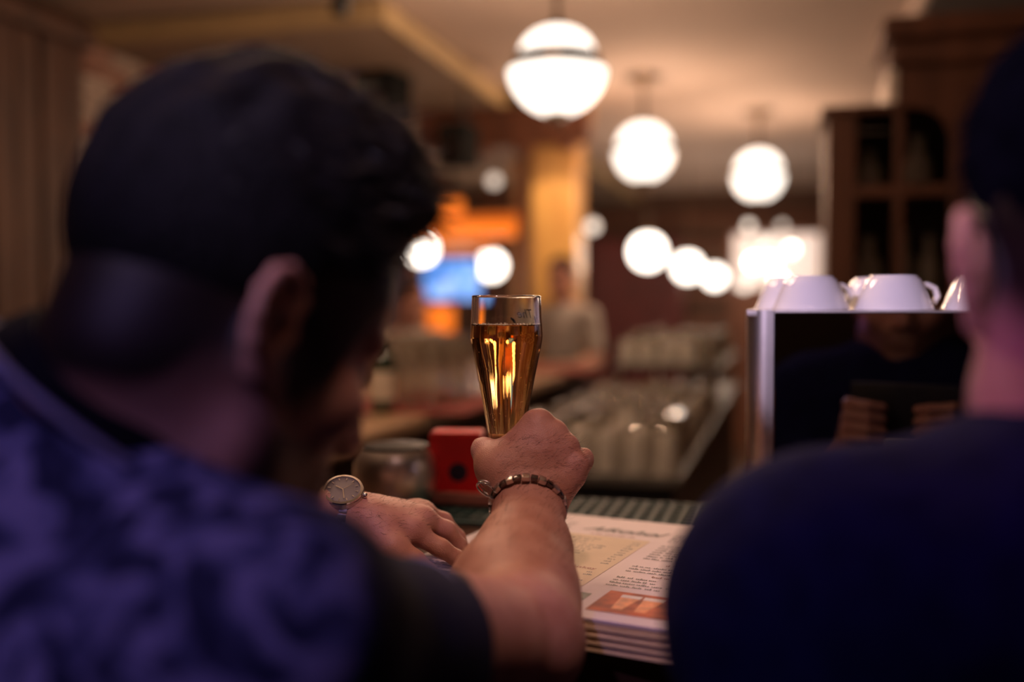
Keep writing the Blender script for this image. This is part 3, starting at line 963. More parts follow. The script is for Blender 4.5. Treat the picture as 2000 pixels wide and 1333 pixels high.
for sh, el, wr, s in ((shL2, elL2, wrL2, 1), (shR2, elR2, wrR2, -1)):
    S.cone(sh, el, 0.05, 0.044, 0.03); S.cone(el, el + (wr - el) * 0.35, 0.044, 0.045, 0.03); S.cone(el + (wr - el) * 0.35, wr, 0.045, 0.028, 0.03)
    pc = phone_c + np.array([-s * 0.072, -0.012, -0.02])          # palm beside the phone
    S.cone(wr, pc, 0.026, 0.020, 0.02)
    for i in range(4):
        zz = 0.022 - 0.017 * i
        a = pc + np.array([s * 0.0, 0.010, zz]); b_ = pc + np.array([s * 0.002, 0.040, zz + 0.004]); c_ = pc + np.array([s * 0.030, 0.044, zz + 0.002]); d_ = pc + np.array([s * 0.048, 0.036, zz])
        S.cone(pc + np.array([0, -0.008, zz * 0.7]), a, 0.013, 0.0105, 0.008)
        finger(S, [a, b_, c_, d_], (0.0105, 0.0092, 0.0082, 0.0072), 0.004)
    finger(S, [pc + np.array([0, -0.015, -0.01]), pc + np.array([s * 0.010, -0.020, 0.025]), pc + np.array([s * 0.038, -0.012, 0.034])], (0.014, 0.0115, 0.009), 0.006)
v2, f2 = S.mesh(np.array([0.08, 0.08, 0.86]), np.array([0.72, 0.95, 1.60]), 0.0032)
body2 = mesh_obj('body', v2, f2, SKIN2, man2)
l = to_local(v2, H2, HM2, 1.0)
near = ((v2 - H2) ** 2).sum(1) < 0.2 ** 2
ay = np.abs(l[:, 1])
dk = sstep(0.53 * l[:, 0] - 0.85 * l[:, 2], 0.03, -0.005)
dk = np.clip(dk + sstep(l[:, 2], -0.035, -0.055) * sstep(l[:, 0], 0.0, 0.02) * 0.6 + np.exp(-((l[:, 2] - 0.030) / 0.004) ** 2) * (l[:, 0] > 0.06), 0, 1) * near
ear = (ay > np.where(l[:, 2] > 0.012, 0.0800, 0.0745)) & (l[:, 0] > -0.042) & (l[:, 0] < 0.004) & (np.abs(l[:, 2]) < 0.036)
set_attr(body2, 'dark', dk * ~ear)
S = Shape()
S.ell(T2(-0.008, 0, 0.054), (0.101, 0.080, 0.087), HM2, 0.02)
S.ell(T2(0.03, 0, 0.09), (0.07, 0.06, 0.05), HM2, 0.03)
S.half(T2(0.085, 0, 0.074), HM2 @ np.array([0.53, 0, -0.85]), 0.02)
v_, f_ = S.mesh(H2 - 0.2, H2 + 0.22, 0.0035)
n_ = vnormals(v_, f_)
v_ = v_ + n_ * (0.0016 * snoise(v_, 160, 21))[:, None]
HAIR2 = mat('black_cropped_hair', (0.003, 0.003, 0.006), rough=1.0, spec=0.0, var=0.3, scale=60)
hair2 = mesh_obj('hair', v_, f_, HAIR2, man2)
pk = np.random.choice(len(v_), 2200)
dd = n_[pk] * 0.6 + (HM2 @ np.array([0.3, 0, -0.7]))[None] + np.random.normal(size=(2200, 3)) * 0.2
dd /= np.linalg.norm(dd, axis=1)[:, None]
strands('hair_strands', v_[pk], dd, 0.010, 0.0004, HAIR2, hair2, curl=0.2, seed=5)
S = Shape()
S.cone(nb2 + np.array([0, 0.0, -0.055]), mid2 - np.array([0, 0, 0.05]), 0.085, 0.12, 0.06)
for sh in (shL2, shR2): S.cone(nb2 + np.array([0, 0.0, -0.045]), sh, 0.088, 0.072, 0.06)
S.cone(mid2 - np.array([0, 0, 0.07]), pel2, 0.135, 0.15, 0.06)
S.cone(shL2, shR2, 0.082, 0.082, 0.06)
for sh, el, wr in ((shL2, elL2, wrL2), (shR2, elR2, wrR2)):
    S.cone(sh, el, 0.080, 0.062, 0.05); S.cone(el, el + (wr - el) * 0.75, 0.060, 0.044, 0.03)
S.half(pel2 + np.array([0, 0, -0.02]), (0, 0, -1), 0.01)
v_, f_ = S.mesh(np.array([0.0, 0.0, 0.84]), np.array([0.80, 0.95, 1.42]), 0.006)
v_ = v_ + vnormals(v_, f_) * (0.0035 * snoise(v_, 28, 31) + 0.0012 * snoise(v_, 80, 32))[:, None]
mesh_obj('shirt', v_, f_, NAVY, man2)
MB().tube(ring(nb2 + np.array([0, 0.005, 0.014]), (0, 0.15, 1), 0.071, 0.071, (1, 0, 0)), 0.008, 8, closed=True).build('collar', NAVY, man2, smooth=True)
trousers(man2, pel2, np.array([0.28, 0.12, 0.0]), np.array([0.52, 0.12, 0.0]), np.array([0.29, 0.20, 0.48]), np.array([0.51, 0.20, 0.48]), DENIM)
# ------------------------------------------------------------------ things on and around the bar
BAR_Z = 1.07
STEEL = mat('polished_steel', (0.66, 0.63, 0.60), rough=0.30, metal=1.0, var=0.05, scale=40)
DARKSTEEL = mat('smoked_mirror_steel', (0.20, 0.19, 0.20), rough=0.035, metal=1.0, var=0.04, scale=8)
CHROME = mat('chrome', (0.78, 0.76, 0.74), rough=0.07, metal=1.0, var=0.03, scale=30)
GUNMETAL = mat('gunmetal', (0.16, 0.15, 0.15), rough=0.25, metal=1.0, var=0.15, scale=60)
BLACKP = mat('black_plastic', (0.012, 0.012, 0.013), rough=0.4, var=0.2, scale=50)
GLASS = glassmat('clear_glass', (0.98, 0.985, 0.98), 1.49)
BEER = glassmat('pale_lager', (1, 1, 1), 1.345, absorb=(1.0, 0.66, 0.03), dens=36.0)
INK = mat('black_print', (0.006, 0.006, 0.007), rough=0.5, var=0.2)

# ---- beer glass
gx, gy, _ = P(989, 800, 1.030)
GTOP = P(989, 578, 1.030)[2]
gs = 1.03 / FPX                                     # metres per photo pixel at the glass
def gz(py): return GTOP - (py - 578) * gs
GB = gz(962)
beer_glass = empty('beer_glass', (gx, gy, GB), 0, 'tall tapered beer glass of golden lager in the raised hand', 'beer glass')
prof_px = [(578, 66.5), (584, 67.2), (620, 68.6), (645, 70.2), (656, 71.0), (664, 70.4), (690, 65.5), (735, 56.0), (795, 45.0), (852, 36.0), (890, 32.0), (915, 31.5), (935, 36.0), (950, 44.0), (957, 47.0), (962, 46.0)]
import bisect
def gr(py):
    ys = [a for a, b in prof_px]
    i = min(max(bisect.bisect_right(ys, py) - 1, 0), len(ys) - 2)
    (a, ra), (b, rb) = prof_px[i], prof_px[i + 1]
    t = (py - a) / (b - a)
    return (ra + (rb - ra) * t) * gs
outer = [(gr(y) , gz(y) - GB) for y in list(range(580, 660, 8)) + list(range(660, 962, 9)) + [957, 961]]
outer = sorted(outer, key=lambda t: t[1])
TH = 0.0016
def thick(z):                                       # thick pressed base
    return TH
inner_bot = gz(925) - GB
inner = [(r - (TH + 0.0010 * max(0, (gz(720) - GB - z)) / 0.1), z) for r, z in outer if z > inner_bot + 0.004]
def rib_in(r, z, a, i):
    # twelve optic flutes pressed into the inside below the shoulder
    t = min(max((gz(672) - GB - z) / 0.02, 0), 1)
    return r - 0.0010 * t * (0.5 + 0.5 * math.cos(14 * a)) ** 2
ztop = GTOP - GB
prof = [(0.0005, 0.0)] + [(outer[0][0] - 0.003, 0.0)] + outer + [(outer[-1][0] + 0.0003, ztop - 0.0016), (outer[-1][0] + 0.0003, ztop - 0.0006), (outer[-1][0] - 0.0001, ztop), (outer[-1][0] - TH * 0.5, ztop + 0.0003), (inner[-1][0] + 0.0001, ztop), (inner[-1][0] - 0.0003, ztop - 0.0006), (inner[-1][0] - 0.0003, ztop - 0.0016)]
nout = len(prof)
prof = prof + inner[::-1] + [(0.010, inner_bot + 0.0015), (0.0005, inner_bot)]
def ribs(r, z, a, i):
    return rib_in(r, z, a, i) if i >= nout and r > 0.011 else r
MB().lathe(prof, 112, ribs=ribs).build('glass_body', GLASS, beer_glass, smooth=True, angle=50)
LVL = gz(633) - GB
liq = [(0.0005, inner_bot + 0.0004), (0.0102, inner_bot + 0.0018)] + [(r + 0.00025, z) for r, z in inner if inner_bot + 0.003 < z < LVL - 0.0005]
rl = gr(633) - TH + 0.00025
liq += [(rl, LVL - 0.0004), (rl - 0.0006, LVL - 0.0008), (rl - 0.002, LVL - 0.0015), (0.0005, LVL - 0.0016)]
def ribs2(r, z, a, i): return rib_in(r, z, a, i) if 2 <= i < len(liq) - 2 and r > 0.011 else r
beer = MB().lathe(liq, 112, ribs=ribs2).build('beer', BEER, beer_glass, smooth=True, angle=50)
# rising bubbles and a lace of foam beads at the surface
bub = MB()
rs = random.Random(4)
def ico(mb, c, r, sub=1):
    bm = bmesh.new(); bmesh.ops.create_icosphere(bm, subdivisions=sub, radius=r)
    bm.verts.index_update()
    mb.add([v.co + Vector(c) for v in bm.verts], [[v.index for v in f.verts] for f in bm.faces]); bm.free()
BUBBLE = glassmat('gas_bubble', (1, 1, 1), 0.75)
FOAM = mat('beer_foam', (0.75, 0.62, 0.42), rough=0.5, var=0.1)
for k in range(190):
    py = 640 + 250 * rs.random()
    rr = gr(py) - TH - 0.0022
    a = rs.random() * 6.283
    q = rr * (0.55 + 0.43 * rs.random() ** 0.4)
    ico(bub, (q * math.cos(a), q * math.sin(a), gz(py) - GB), 0.00030 + 0.00035 * rs.random(), 1)
bo = bub.build('bubbles', BUBBLE, beer_glass, smooth=True); bo['kind'] = 'stuff'
fo = MB()
for k in range(120):
    a = rs.random() * 6.283
    q = (rl - 0.0012) - abs(rs.gauss(0, 0.0016))
    ico(fo, (q * math.cos(a), q * math.sin(a), LVL - 0.0012 + rs.random() * 0.0012), 0.0004 + 0.0007 * rs.random(), 1)
fo_o = fo.build('foam_beads', FOAM, beer_glass, smooth=True); fo_o['kind'] = 'stuff'

def text_mesh(body, size, shear=0.0, font_off=0.0):
    """flat lettering as triangles (verts, faces), origin at its lower left"""
    cu = bpy.data.curves.new('t', 'FONT'); cu.body = body; cu.size = size; cu.shear = shear; cu.resolution_u = 3
    if font_off: cu.offset = font_off
    ob = bpy.data.objects.new('t', cu); COL.objects.link(ob)
    dg = bpy.context.evaluated_depsgraph_get(); dg.update()
    me = ob.evaluated_get(dg).to_mesh()
    v = [tuple(q.co) for q in me.vertices]; f = [tuple(p.vertices) for p in me.polygons]
    ob.evaluated_get(dg).to_mesh_clear()
    bpy.data.objects.remove(ob); bpy.data.curves.remove(cu)
    return v, f
# lettering on the far side of the glass, read from the far side
lm = MB()
def wrap(v, f, a0, z0):
    vv = []
    for x, y, z in v:
        py_r = outer[-4][0] + 0.00012
        a = a0 + x / py_r
        vv.append((py_r * math.cos(a), py_r * math.sin(a), z0 + y))
    lm.add(vv, f)
t_v, t_f = text_mesh('The', 0.0135, 0.35)
wrap(t_v, t_f, R(36), gz(622) - GB)
def blob(cx, cy, rx, ry, sl):
    n = 14
    pts = [(cx + rx * math.cos(2 * math.pi * i / n) + sl * math.sin(2 * math.pi * i / n) * ry, cy + ry * math.sin(2 * math.pi * i / n), 0) for i in range(n)]
    wrap(pts, [tuple(range(n))], R(36), gz(622) - GB)
blob(0.026, -0.0032, 0.0016, 0.0030, 0.5); blob(0.0285, -0.001, 0.0010, 0.0016, 0.3)      # remains of a second line below
blob(-0.004, -0.0015, 0.0014, 0.0042, 0.4); blob(-0.008, 0.001, 0.0010, 0.0022, 0.2)
lo_ = lm.build('lettering', INK, beer_glass)

# ---- steel link bracelet and bangle on the right wrist
bc = P(1031, 990, 0.966)
brac = empty('bracelet', tuple(bc), 0, 'steel link bracelet around the wrist of the hand holding the glass', 'bracelet')
z_ = nrm(wrR - elR)
x_ = nrm(np.array([1, 0, -0.20]) - z_ * (np.array([1, 0, -0.20]) @ z_)); y_ = np.cross(z_, x_)
NL = 28
RXB, RYB = 0.0362, 0.0335
for i in range(NL):
    a = 2 * math.pi * i / NL
    p = x_ * RXB * math.cos(a) + y_ * RYB * math.sin(a)
    t = nrm(-x_ * RXB * math.sin(a) + y_ * RYB * math.cos(a))
    o_ = nrm(np.cross(t, z_))
    rot = Matrix([list(v) for v in np.stack([t, o_, z_], 1)])
    if i % 2 == 0:
        MB().box(p, (0.0078, 0.0050, 0.0086), rot=rot, bev=0.0014).build('bracelet_link', STEEL, brac, smooth=True, angle=40)
    else:
        MB().box(p, (0.0070, 0.0040, 0.0066), rot=rot, bev=0.0012).build('bracelet_link', GUNMETAL, brac, smooth=True, angle=40)
lc = P(950, 957, 0.972) - bc
lx = nrm([0.75, 0.1, -0.55]); ly = nrm([0.45, -0.75, 0.6])
MB().tube([lc + lx * 0.0105 * math.cos(2 * math.pi * i / 40) + ly * 0.0085 * math.sin(2 * math.pi * i / 40) for i in range(40)], 0.0011, 8, closed=True).build('clasp_loop', CHROME, brac, smooth=True)
MB().tube([lc + np.array([0.001, 0.003, 0.002]) + lx * 0.0100 * math.cos(2 * math.pi * i / 40) + ly * 0.0075 * math.sin(2 * math.pi * i / 40) for i in range(40)], 0.0008, 8, closed=True).build('clasp_loop', STEEL, brac, smooth=True)

# ---- wrist watch on the left wrist
wdir = nrm(P(715, 1010, 1.038) - wrL)                       # along the arm
wn = nrm(np.array([0.05, -0.58, 0.82]) - wdir * (np.array([0.05, -0.58, 0.82]) @ wdir))
wx = np.cross(wn, wdir)
wc = wrL + wn * 0.0325 + wdir * 0.005
watch = empty('wristwatch', tuple(wc), 0, 'steel wristwatch with dark dial on the wrist above the menu', 'watch')
Mw = Matrix([list(v) for v in np.stack([wdir, -wx, wn], 1)])
MB().lathe([(0.0185, -0.005), (0.0212, -0.0035), (0.0212, 0.0015), (0.0200, 0.0030), (0.001, 0.0030)], 48, rot=Mw).build('case', STEEL, watch, smooth=True, angle=35)
MB().lathe([(0.0178, 0.0028), (0.0208, 0.0028), (0.0205, 0.0042), (0.0180, 0.0046)], 48, rot=Mw, closed=True).build('bezel', CHROME, watch, smooth=True, angle=35)
DIAL = mat('grey_dial', (0.20, 0.185, 0.17), rough=0.3, var=0.1, metal=0.2, coat=1.0)
dial = MB().lathe([(0.0178, 0.0031), (0.001, 0.0034)], 48, rot=Mw).build('dial', DIAL, watch)
for i in range(12):
    a = 2 * math.pi * i / 12
    p = Mw @ Vector((0.0145 * math.cos(a), 0.0145 * math.sin(a), 0.0038))
    MB().box(p, (0.0032, 0.0009, 0.0006), rot=Mw @ Matrix.Rotation(a, 3, 'Z')).build('hour_marker', CHROME, dial)
for ang, ln, wdt in ((R(70), 0.013, 0.0011), (R(200), 0.009, 0.0014), (R(310), 0.014, 0.0005)):
    p = Mw @ Vector((0.5 * ln * math.cos(ang), 0.5 * ln * math.sin(ang), 0.0043))
    MB().box(p, (ln, wdt, 0.0004), rot=Mw @ Matrix.Rotation(ang, 3, 'Z')).build('watch_hand', CHROME, dial)
MB().lathe([(0.0024, 0.0), (0.0028, 0.001), (0.0028, 0.0035), (0.002, 0.004)], 16, c=Mw @ Vector((0.0225 * 0.94, 0, -0.001)), rot=Mw @ Matrix.Rotation(R(90), 3, 'Y')).build('crown', CHROME, watch, smooth=True)
# strap links round the wrist
wc2 = wc - wn * 0.0300
for i in range(20):
    a = R(90) + R(34) + (R(360) - R(68)) * i / 19.0
    rx_, ry_ = 0.0335, 0.0300
    p = (wc2 - wc) + wx * rx_ * math.cos(a) + wn * ry_ * math.sin(a)
    t = nrm(-wx * rx_ * math.sin(a) + wn * ry_ * math.cos(a)); o_ = nrm(np.cross(t, wdir))
    rot = Matrix([list(v) for v in np.stack([t, o_, wdir], 1)])
    MB().box(p, (0.0082, 0.0030, 0.0195), rot=rot, bev=0.0012).build('strap_link', STEEL, watch, smooth=True, angle=40)

# ---- menu on the bar
MENU_Z = 1.10
u_ = nrm([0.894, -0.447, 0]); v_dir = nrm([0.447, 0.894, 0])
mo = u_ * (-0.570) + v_dir * 0.795                    # near left corner
MW, MH = 0.322, 0.394
menu = empty('menu', (mo[0], mo[1], BAR_Z), math.atan2(u_[1], u_[0]), 'thick laminated drinks menu headed Alkohol lying on the bar', 'menu')
PAPER = mat('lilac_white_paper', (0.66, 0.57, 0.58), rough=0.55, var=0.03, scale=8, spec=0.3)
SHEET = mat('laminated_edge', (0.74, 0.58, 0.36), rough=0.22, var=0.35, scale=60, stretch=(0.4, 1, 30), coat=0.4)
CREAM = mat('cream_print_panel', (0.58, 0.46, 0.31), rough=0.55, var=0.05, spec=0.3)
TXT = mat('dark_brown_print', (0.045, 0.035, 0.045), rough=0.5, var=0.1)
REDTXT = mat('rust_print', (0.25, 0.06, 0.03), rough=0.5, var=0.1)
GREYTXT = mat('grey_print', (0.10, 0.09, 0.11), rough=0.5, var=0.1)
nsh = 9
for i in range(nsh):
    th = 0.030 / nsh
    jx, jy = rs.uniform(-0.0012, 0.0012), rs.uniform(-0.0016, 0.0016)
    if i == nsh - 1: jx = jy = 0
    MB().box((MW / 2 + jx, MH / 2 + jy, th * (i + 0.5)), (MW, MH, th * 0.86), bev=0.0006).build('page', PAPER if i == nsh - 1 else SHEET, menu)
MT = 0.0300
def flat_quad(mb, x0, y0, x1, y1, z): mb.add([(x0, y0, z), (x1, y0, z), (x1, y1, z), (x0, y1, z)], [(0, 1, 2, 3)])
def pr(name, mat_, fill):
    mb = MB(); fill(mb); return mb.build(name, mat_, menu, loc=(0.022, 0, 0))
ZP = MT + 0.00005
pr('printed_panel', CREAM, lambda m: flat_quad(m, 0.080, 0.074, 0.182, 0.294, ZP))
def words(mb, x0, x1, y, h, rr, dens=0.86, z=ZP + 0.0001):
    x = x0
    while x < x1 - 0.002:
        w = rr.uniform(0.004, 0.014)
        w = min(w, x1 - x)
        # letters: short strokes
        xx = x
        while xx < x + w - 0.0010:
            lw = rr.uniform(0.0010, 0.0019); hh = h * rr.choice([0.62, 0.62, 0.62, 1.0])
            flat_quad(mb, xx, y, xx + lw, y + hh, z); xx += lw + 0.0006
        x += w + 0.0022
def block(mb, x0, x1, ys, h, rr, price=None, ragged=0.5):
    for y in ys:
        words(mb, x0, x0 + (x1 - x0) * rr.uniform(1 - ragged, 1.0), y, h, rr)
        if price: words(mb, price - 0.010, price, y, h, rr)
r2 = random.Random(11)
def col1(mb): block(mb, 0.000, 0.050, [0.345 - 0.0100 * i for i in range(30) if i % 7 != 6], 0.0046, r2, 0.070)
def col2(mb):
    block(mb, 0.086, 0.146, [0.276 - 0.0100 * i for i in range(11)], 0.0048, r2, 0.176)
    block(mb, 0.086, 0.140, [0.138 - 0.0100 * i for i in range(2)], 0.0048, r2, 0.176)
    block(mb, 0.086, 0.140, [0.106 - 0.0100 * i for i in range(3)], 0.0048, r2, 0.176)
def col3(mb):
    block(mb, 0.200, 0.256, [0.330 - 0.0100 * i for i in range(4)], 0.0048, r2, 0.286)
    block(mb, 0.200, 0.262, [0.275 - 0.0100 * i for i in range(7)], 0.0048, r2, 0.288, 0.3)
    block(mb, 0.200, 0.262, [0.180 - 0.0100 * i for i in range(3)], 0.0048, r2, 0.288, 0.3)
    block(mb, 0.200, 0.262, [0.134 - 0.0100 * i for i in range(4)], 0.0048, r2, 0.288, 0.3)
o_ = pr('printed_lines', TXT, col2); o_['kind'] = 'stuff'
o_ = pr('printed_lines', TXT, col3); o_['kind'] = 'stuff'
o_ = pr('printed_lines', TXT, col1); o_['kind'] = 'stuff'
def put(name, body, size, x, y, mat_, shear=0.0, bold=0.0):
    v, f = text_mesh(body, size, shear, bold)
    return MB().add([(x + a, y + b, ZP + 0.0002) for a, b, c in v], f).build(name, mat_, menu, loc=(0.022, 0, 0))
put('heading', 'Alkohol', 0.030, 0.088, 0.318, TXT, 0.5, 0.0004)
put('subheading', 'American Whiskey', 0.0110, 0.086, 0.150, REDTXT, 0, 0.0002)
def reds(mb):
    words(mb, 0.105, 0.160, 0.300, 0.0055, r2); words(mb, 0.092, 0.140, 0.118, 0.0055, r2); words(mb, 0.232, 0.262, 0.194, 0.0055, r2); words(mb, 0.232, 0.258, 0.147, 0.0055, r2)
o_ = pr('printed_lines', REDTXT, reds); o_['kind'] = 'stuff'
# printed photographs along the foot of the page
PHOTO = mat('orange_photo_print', (0.60, 0.11, 0.03), rough=0.6, var=0.4, scale=45, col2=(0.22, 0.035, 0.015), spec=0.3)
DARKPH = mat('dark_photo_print', (0.02, 0.018, 0.02), rough=0.5, var=0.3, spec=0.3)
pr('printed_photo', PHOTO, lambda m: flat_quad(m, 0.212, 0.022, 0.290, 0.088, ZP))
pr('printed_photo', DARKPH, lambda m: flat_quad(m, 0.112, 0.030, 0.200, 0.070, ZP))
pr('printed_photo', DARKPH, lambda m: flat_quad(m, 0.008, 0.030, 0.100, 0.078, ZP))
def glasses_print(mb):
    for x in (0.232, 0.254):
        mb.add([(x, 0.034, ZP + .0001), (x + 0.010, 0.034, ZP + .0001), (x + 0.015, 0.074, ZP + .0001), (x - 0.004, 0.074, ZP + .0001)], [(0, 1, 2, 3)])
AMBERP = mat('amber_print', (0.75, 0.22, 0.05), rough=0.5, var=0.3, scale=80, spec=0.3)
PALEP = mat('pale_print', (0.75, 0.66, 0.60), rough=0.5, var=0.1, spec=0.3)
pr('printed_glass', AMBERP, glasses_print)
def rims(mb):
    for x in (0.232, 0.254):
        mb.add([(x - 0.004, 0.070, ZP + .0002), (x + 0.015, 0.070, ZP + .0002), (x + 0.0155, 0.079, ZP + .0002), (x - 0.0045, 0.079, ZP + .0002)], [(0, 1, 2, 3)])
pr('printed_foam', PALEP, rims)

# ---- the bar: worktop, front and green cutting mat
BARWOOD = woodmat('dark_bar_wood', (0.10, 0.045, 0.022), (0.045, 0.018, 0.010), rough=0.25, scale=2.0, axis=(1, 10, 10), coat=0.5)
d0 = 0.862
bar = empty('bar_counter', tuple(W(0, 0, 0)), ROOM_ROT, 'dark wooden bar counter the two guests lean on', 'bar counter')
MB().box((0.0, d0 + 0.325, BAR_Z - 0.02), (5.2, 0.65, 0.04), bev=0.012).build('worktop', BARWOOD, bar, smooth=True, angle=40)
MB().box((0.0, d0 + 0.35, 0.52), (5.1, 0.50, 1.02)).build('body', BARWOOD, bar)
for i in range(9):
    MB().box((-2.24 + 0.56 * i, d0 + 0.092, 0.55), (0.47, 0.02, 0.80), bev=0.006).build('front_panel', BARWOOD, bar)
MATG = mat('green_rubber_mat', (0.006, 0.040, 0.036), rough=0.55, var=0.2, scale=30)
gm = empty('bar_mat', tuple(W(-0.385, 1.392, BAR_Z)), ROOM_ROT, 'dark green rubber bar mat with raised grid behind the menu', 'bar mat')
MB().box((0, 0, 0.003), (0.66, 0.205, 0.006), bev=0.002).build('base', MATG, gm)
gg = MB()
for i in range(32): gg.box((-0.315 + 0.02 * i + 0.005, 0, 0.0075), (0.004, 0.19, 0.003))
for i in range(10): gg.box((0, -0.090 + 0.020 * i, 0.0075), (0.64, 0.004, 0.003))
g_ = gg.build('raised_grid', MATG, gm); g_['kind'] = 'stuff'

# ---- espresso machine, turned with the bar
c0 = P(1455, 610, 1.20)
mach = empty('espresso_machine', (c0[0], c0[1], BAR_Z), R(-16.5), 'polished steel espresso machine with smoked mirror back panel', 'coffee machine')
MHH = 1.368 - BAR_Z
MACH_D = 0.36
rc = 0.026
# body outline (x to the right, y away), rounded left corners
MB().prism([(0.03, 0.012), (0.50, 0.012), (0.50, MACH_D), (0.03, MACH_D)], MHH - 0.012).build('body', GUNMETAL, mach)
arc = [(rc - rc * math.cos(t), rc - rc * math.sin(t)) for t in np.linspace(0, math.pi / 2, 12)]
arc2 = [(rc - (rc - .004) * math.cos(t), rc - (rc - .004) * math.sin(t)) for t in np.linspace(math.pi / 2, 0, 12)]
MB().prism([(0.0, 0.30)] + arc + [(0.034, 0.0), (0.034, 0.004)] + arc2 + [(0.004, 0.30)], MHH - 0.002).build('corner_trim', STEEL, mach, smooth=True, angle=30)
MB().box((0.034 + 0.1175, 0.006, (MHH - 0.003) / 2), (0.2335, 0.010, MHH - 0.006), bev=0.001).build('back_panel', DARKSTEEL, mach)['label'] = 'smoked mirror panel'
MB().box((0.272 + 0.115, 0.006, (MHH - 0.003) / 2), (0.228, 0.010, MHH - 0.006), bev=0.001).build('back_panel', DARKSTEEL, mach)
MB().box((0.25, MACH_D / 2 + 0.003, MHH - 0.006), (0.496, MACH_D, 0.008), bev=0.002).build('cup_tray', STEEL, mach)
for i in range(4):
    MB().lathe([(0.018, 0.0), (0.022, 0.004), (0.018, 0.02)], 16, c=((0.06, 0.44)[i % 2], (0.06, 0.30)[i // 2], 0.0)).build('foot', BLACKP, mach, smooth=True)
for x in (0.15, 0.35):
    MB().lathe([(0.034, 0), (0.036, 0.02), (0.03, 0.05)], 24, c=(x, MACH_D + 0.04, 0.13)).build('group_head', CHROME, mach, smooth=True)
    MB().tube([(x, MACH_D + 0.04, 0.125), (x, MACH_D + 0.17, 0.115)], [0.012, 0.014], 12).build('portafilter_handle', BLACKP, mach, smooth=True)
MB().box((0.25, MACH_D + 0.06, 0.02), (0.46, 0.16, 0.04), bev=0.004).build('drip_tray', STEEL, mach)

# ---- upturned cups on the machine
CUPW = mat('white_porcelain', (0.80, 0.78, 0.78), rough=0.10, var=0.02, coat=0.5)
def cup_prof():
    o = [(0.0455, 0.0), (0.0460, 0.002), (0.0432, 0.010), (0.0382, 0.029), (0.0336, 0.045), (0.0306, 0.0535), (0.0282, 0.0560), (0.0262, 0.0600), (0.0240, 0.0600), (0.0235, 0.0565), (0.001, 0.0560)]
    i = [(0.001, 0.0520), (0.028, 0.0500), (0.0355, 0.029), (0.0408, 0.008), (0.0435, 0.0)]
    return [(r, z * 0.70) for r, z in o + i]
cup0 = empty('coffee_cup', (0, 0, 0), 0, 'x', 'cup', 'upturned cups on the espresso machine')
MB().lathe(cup_prof(), 40, closed=True).build('bowl', CUPW, cup0, smooth=True, angle=45)
MB().tube([(0.0435, 0, 0.008), (0.055, 0, 0.009), (0.060, 0, 0.017), (0.056, 0, 0.027), (0.045, 0, 0.031), (0.036, 0, 0.029)], 0.0036, 10).build('handle', CUPW, cup0, smooth=True)
MT_ = BAR_Z + MHH - 0.0018
cups = [((0.076, 0.060), 20, 'white upturned coffee cup at the left front corner of the machine'),
        ((0.172, 0.058), 12, 'white upturned coffee cup in the middle of the front row'),
        ((0.274, 0.056), 25, 'white upturned coffee cup half hidden by the man\'s ear'),
        ((0.050, 0.160), 60, 'white upturned coffee cup behind the front left cup'),
        ((0.158, 0.160), 80, 'white upturned coffee cup behind the middle cup'),
        ((0.285, 0.170), 60, 'white upturned coffee cup in the second row nearest the man\'s ear')]
ca, sa = math.cos(R(-16.5)), math.sin(R(-16.5))
for i, ((x, y), a, lb) in enumerate(cups):
    c_ = cup0 if i == 0 else copy_tree(cup0)
    c_.location = (c0[0] + ca * x - sa * y, c0[1] + sa * x + ca * y, MT_)
    c_.rotation_euler = (0, 0, R(a))
    c_['label'] = lb

# ---- phone in the hands of the right guest
ph = empty('mobile_phone', tuple(phone_c), 0, 'black phone held by the right guest, mirrored in the machine', 'phone')
MB().box((0, 0, 0), (0.150, 0.009, 0.074), bev=0.004).build('case', BLACKP, ph, smooth=True, angle=40)
SCR = emis('phone_screen', (0.30, 0.25, 0.5), 0.15, (0.02, 0.02, 0.02))
MB().box((0, -0.0048, 0), (0.140, 0.0006, 0.066)).build('screen', SCR, ph)
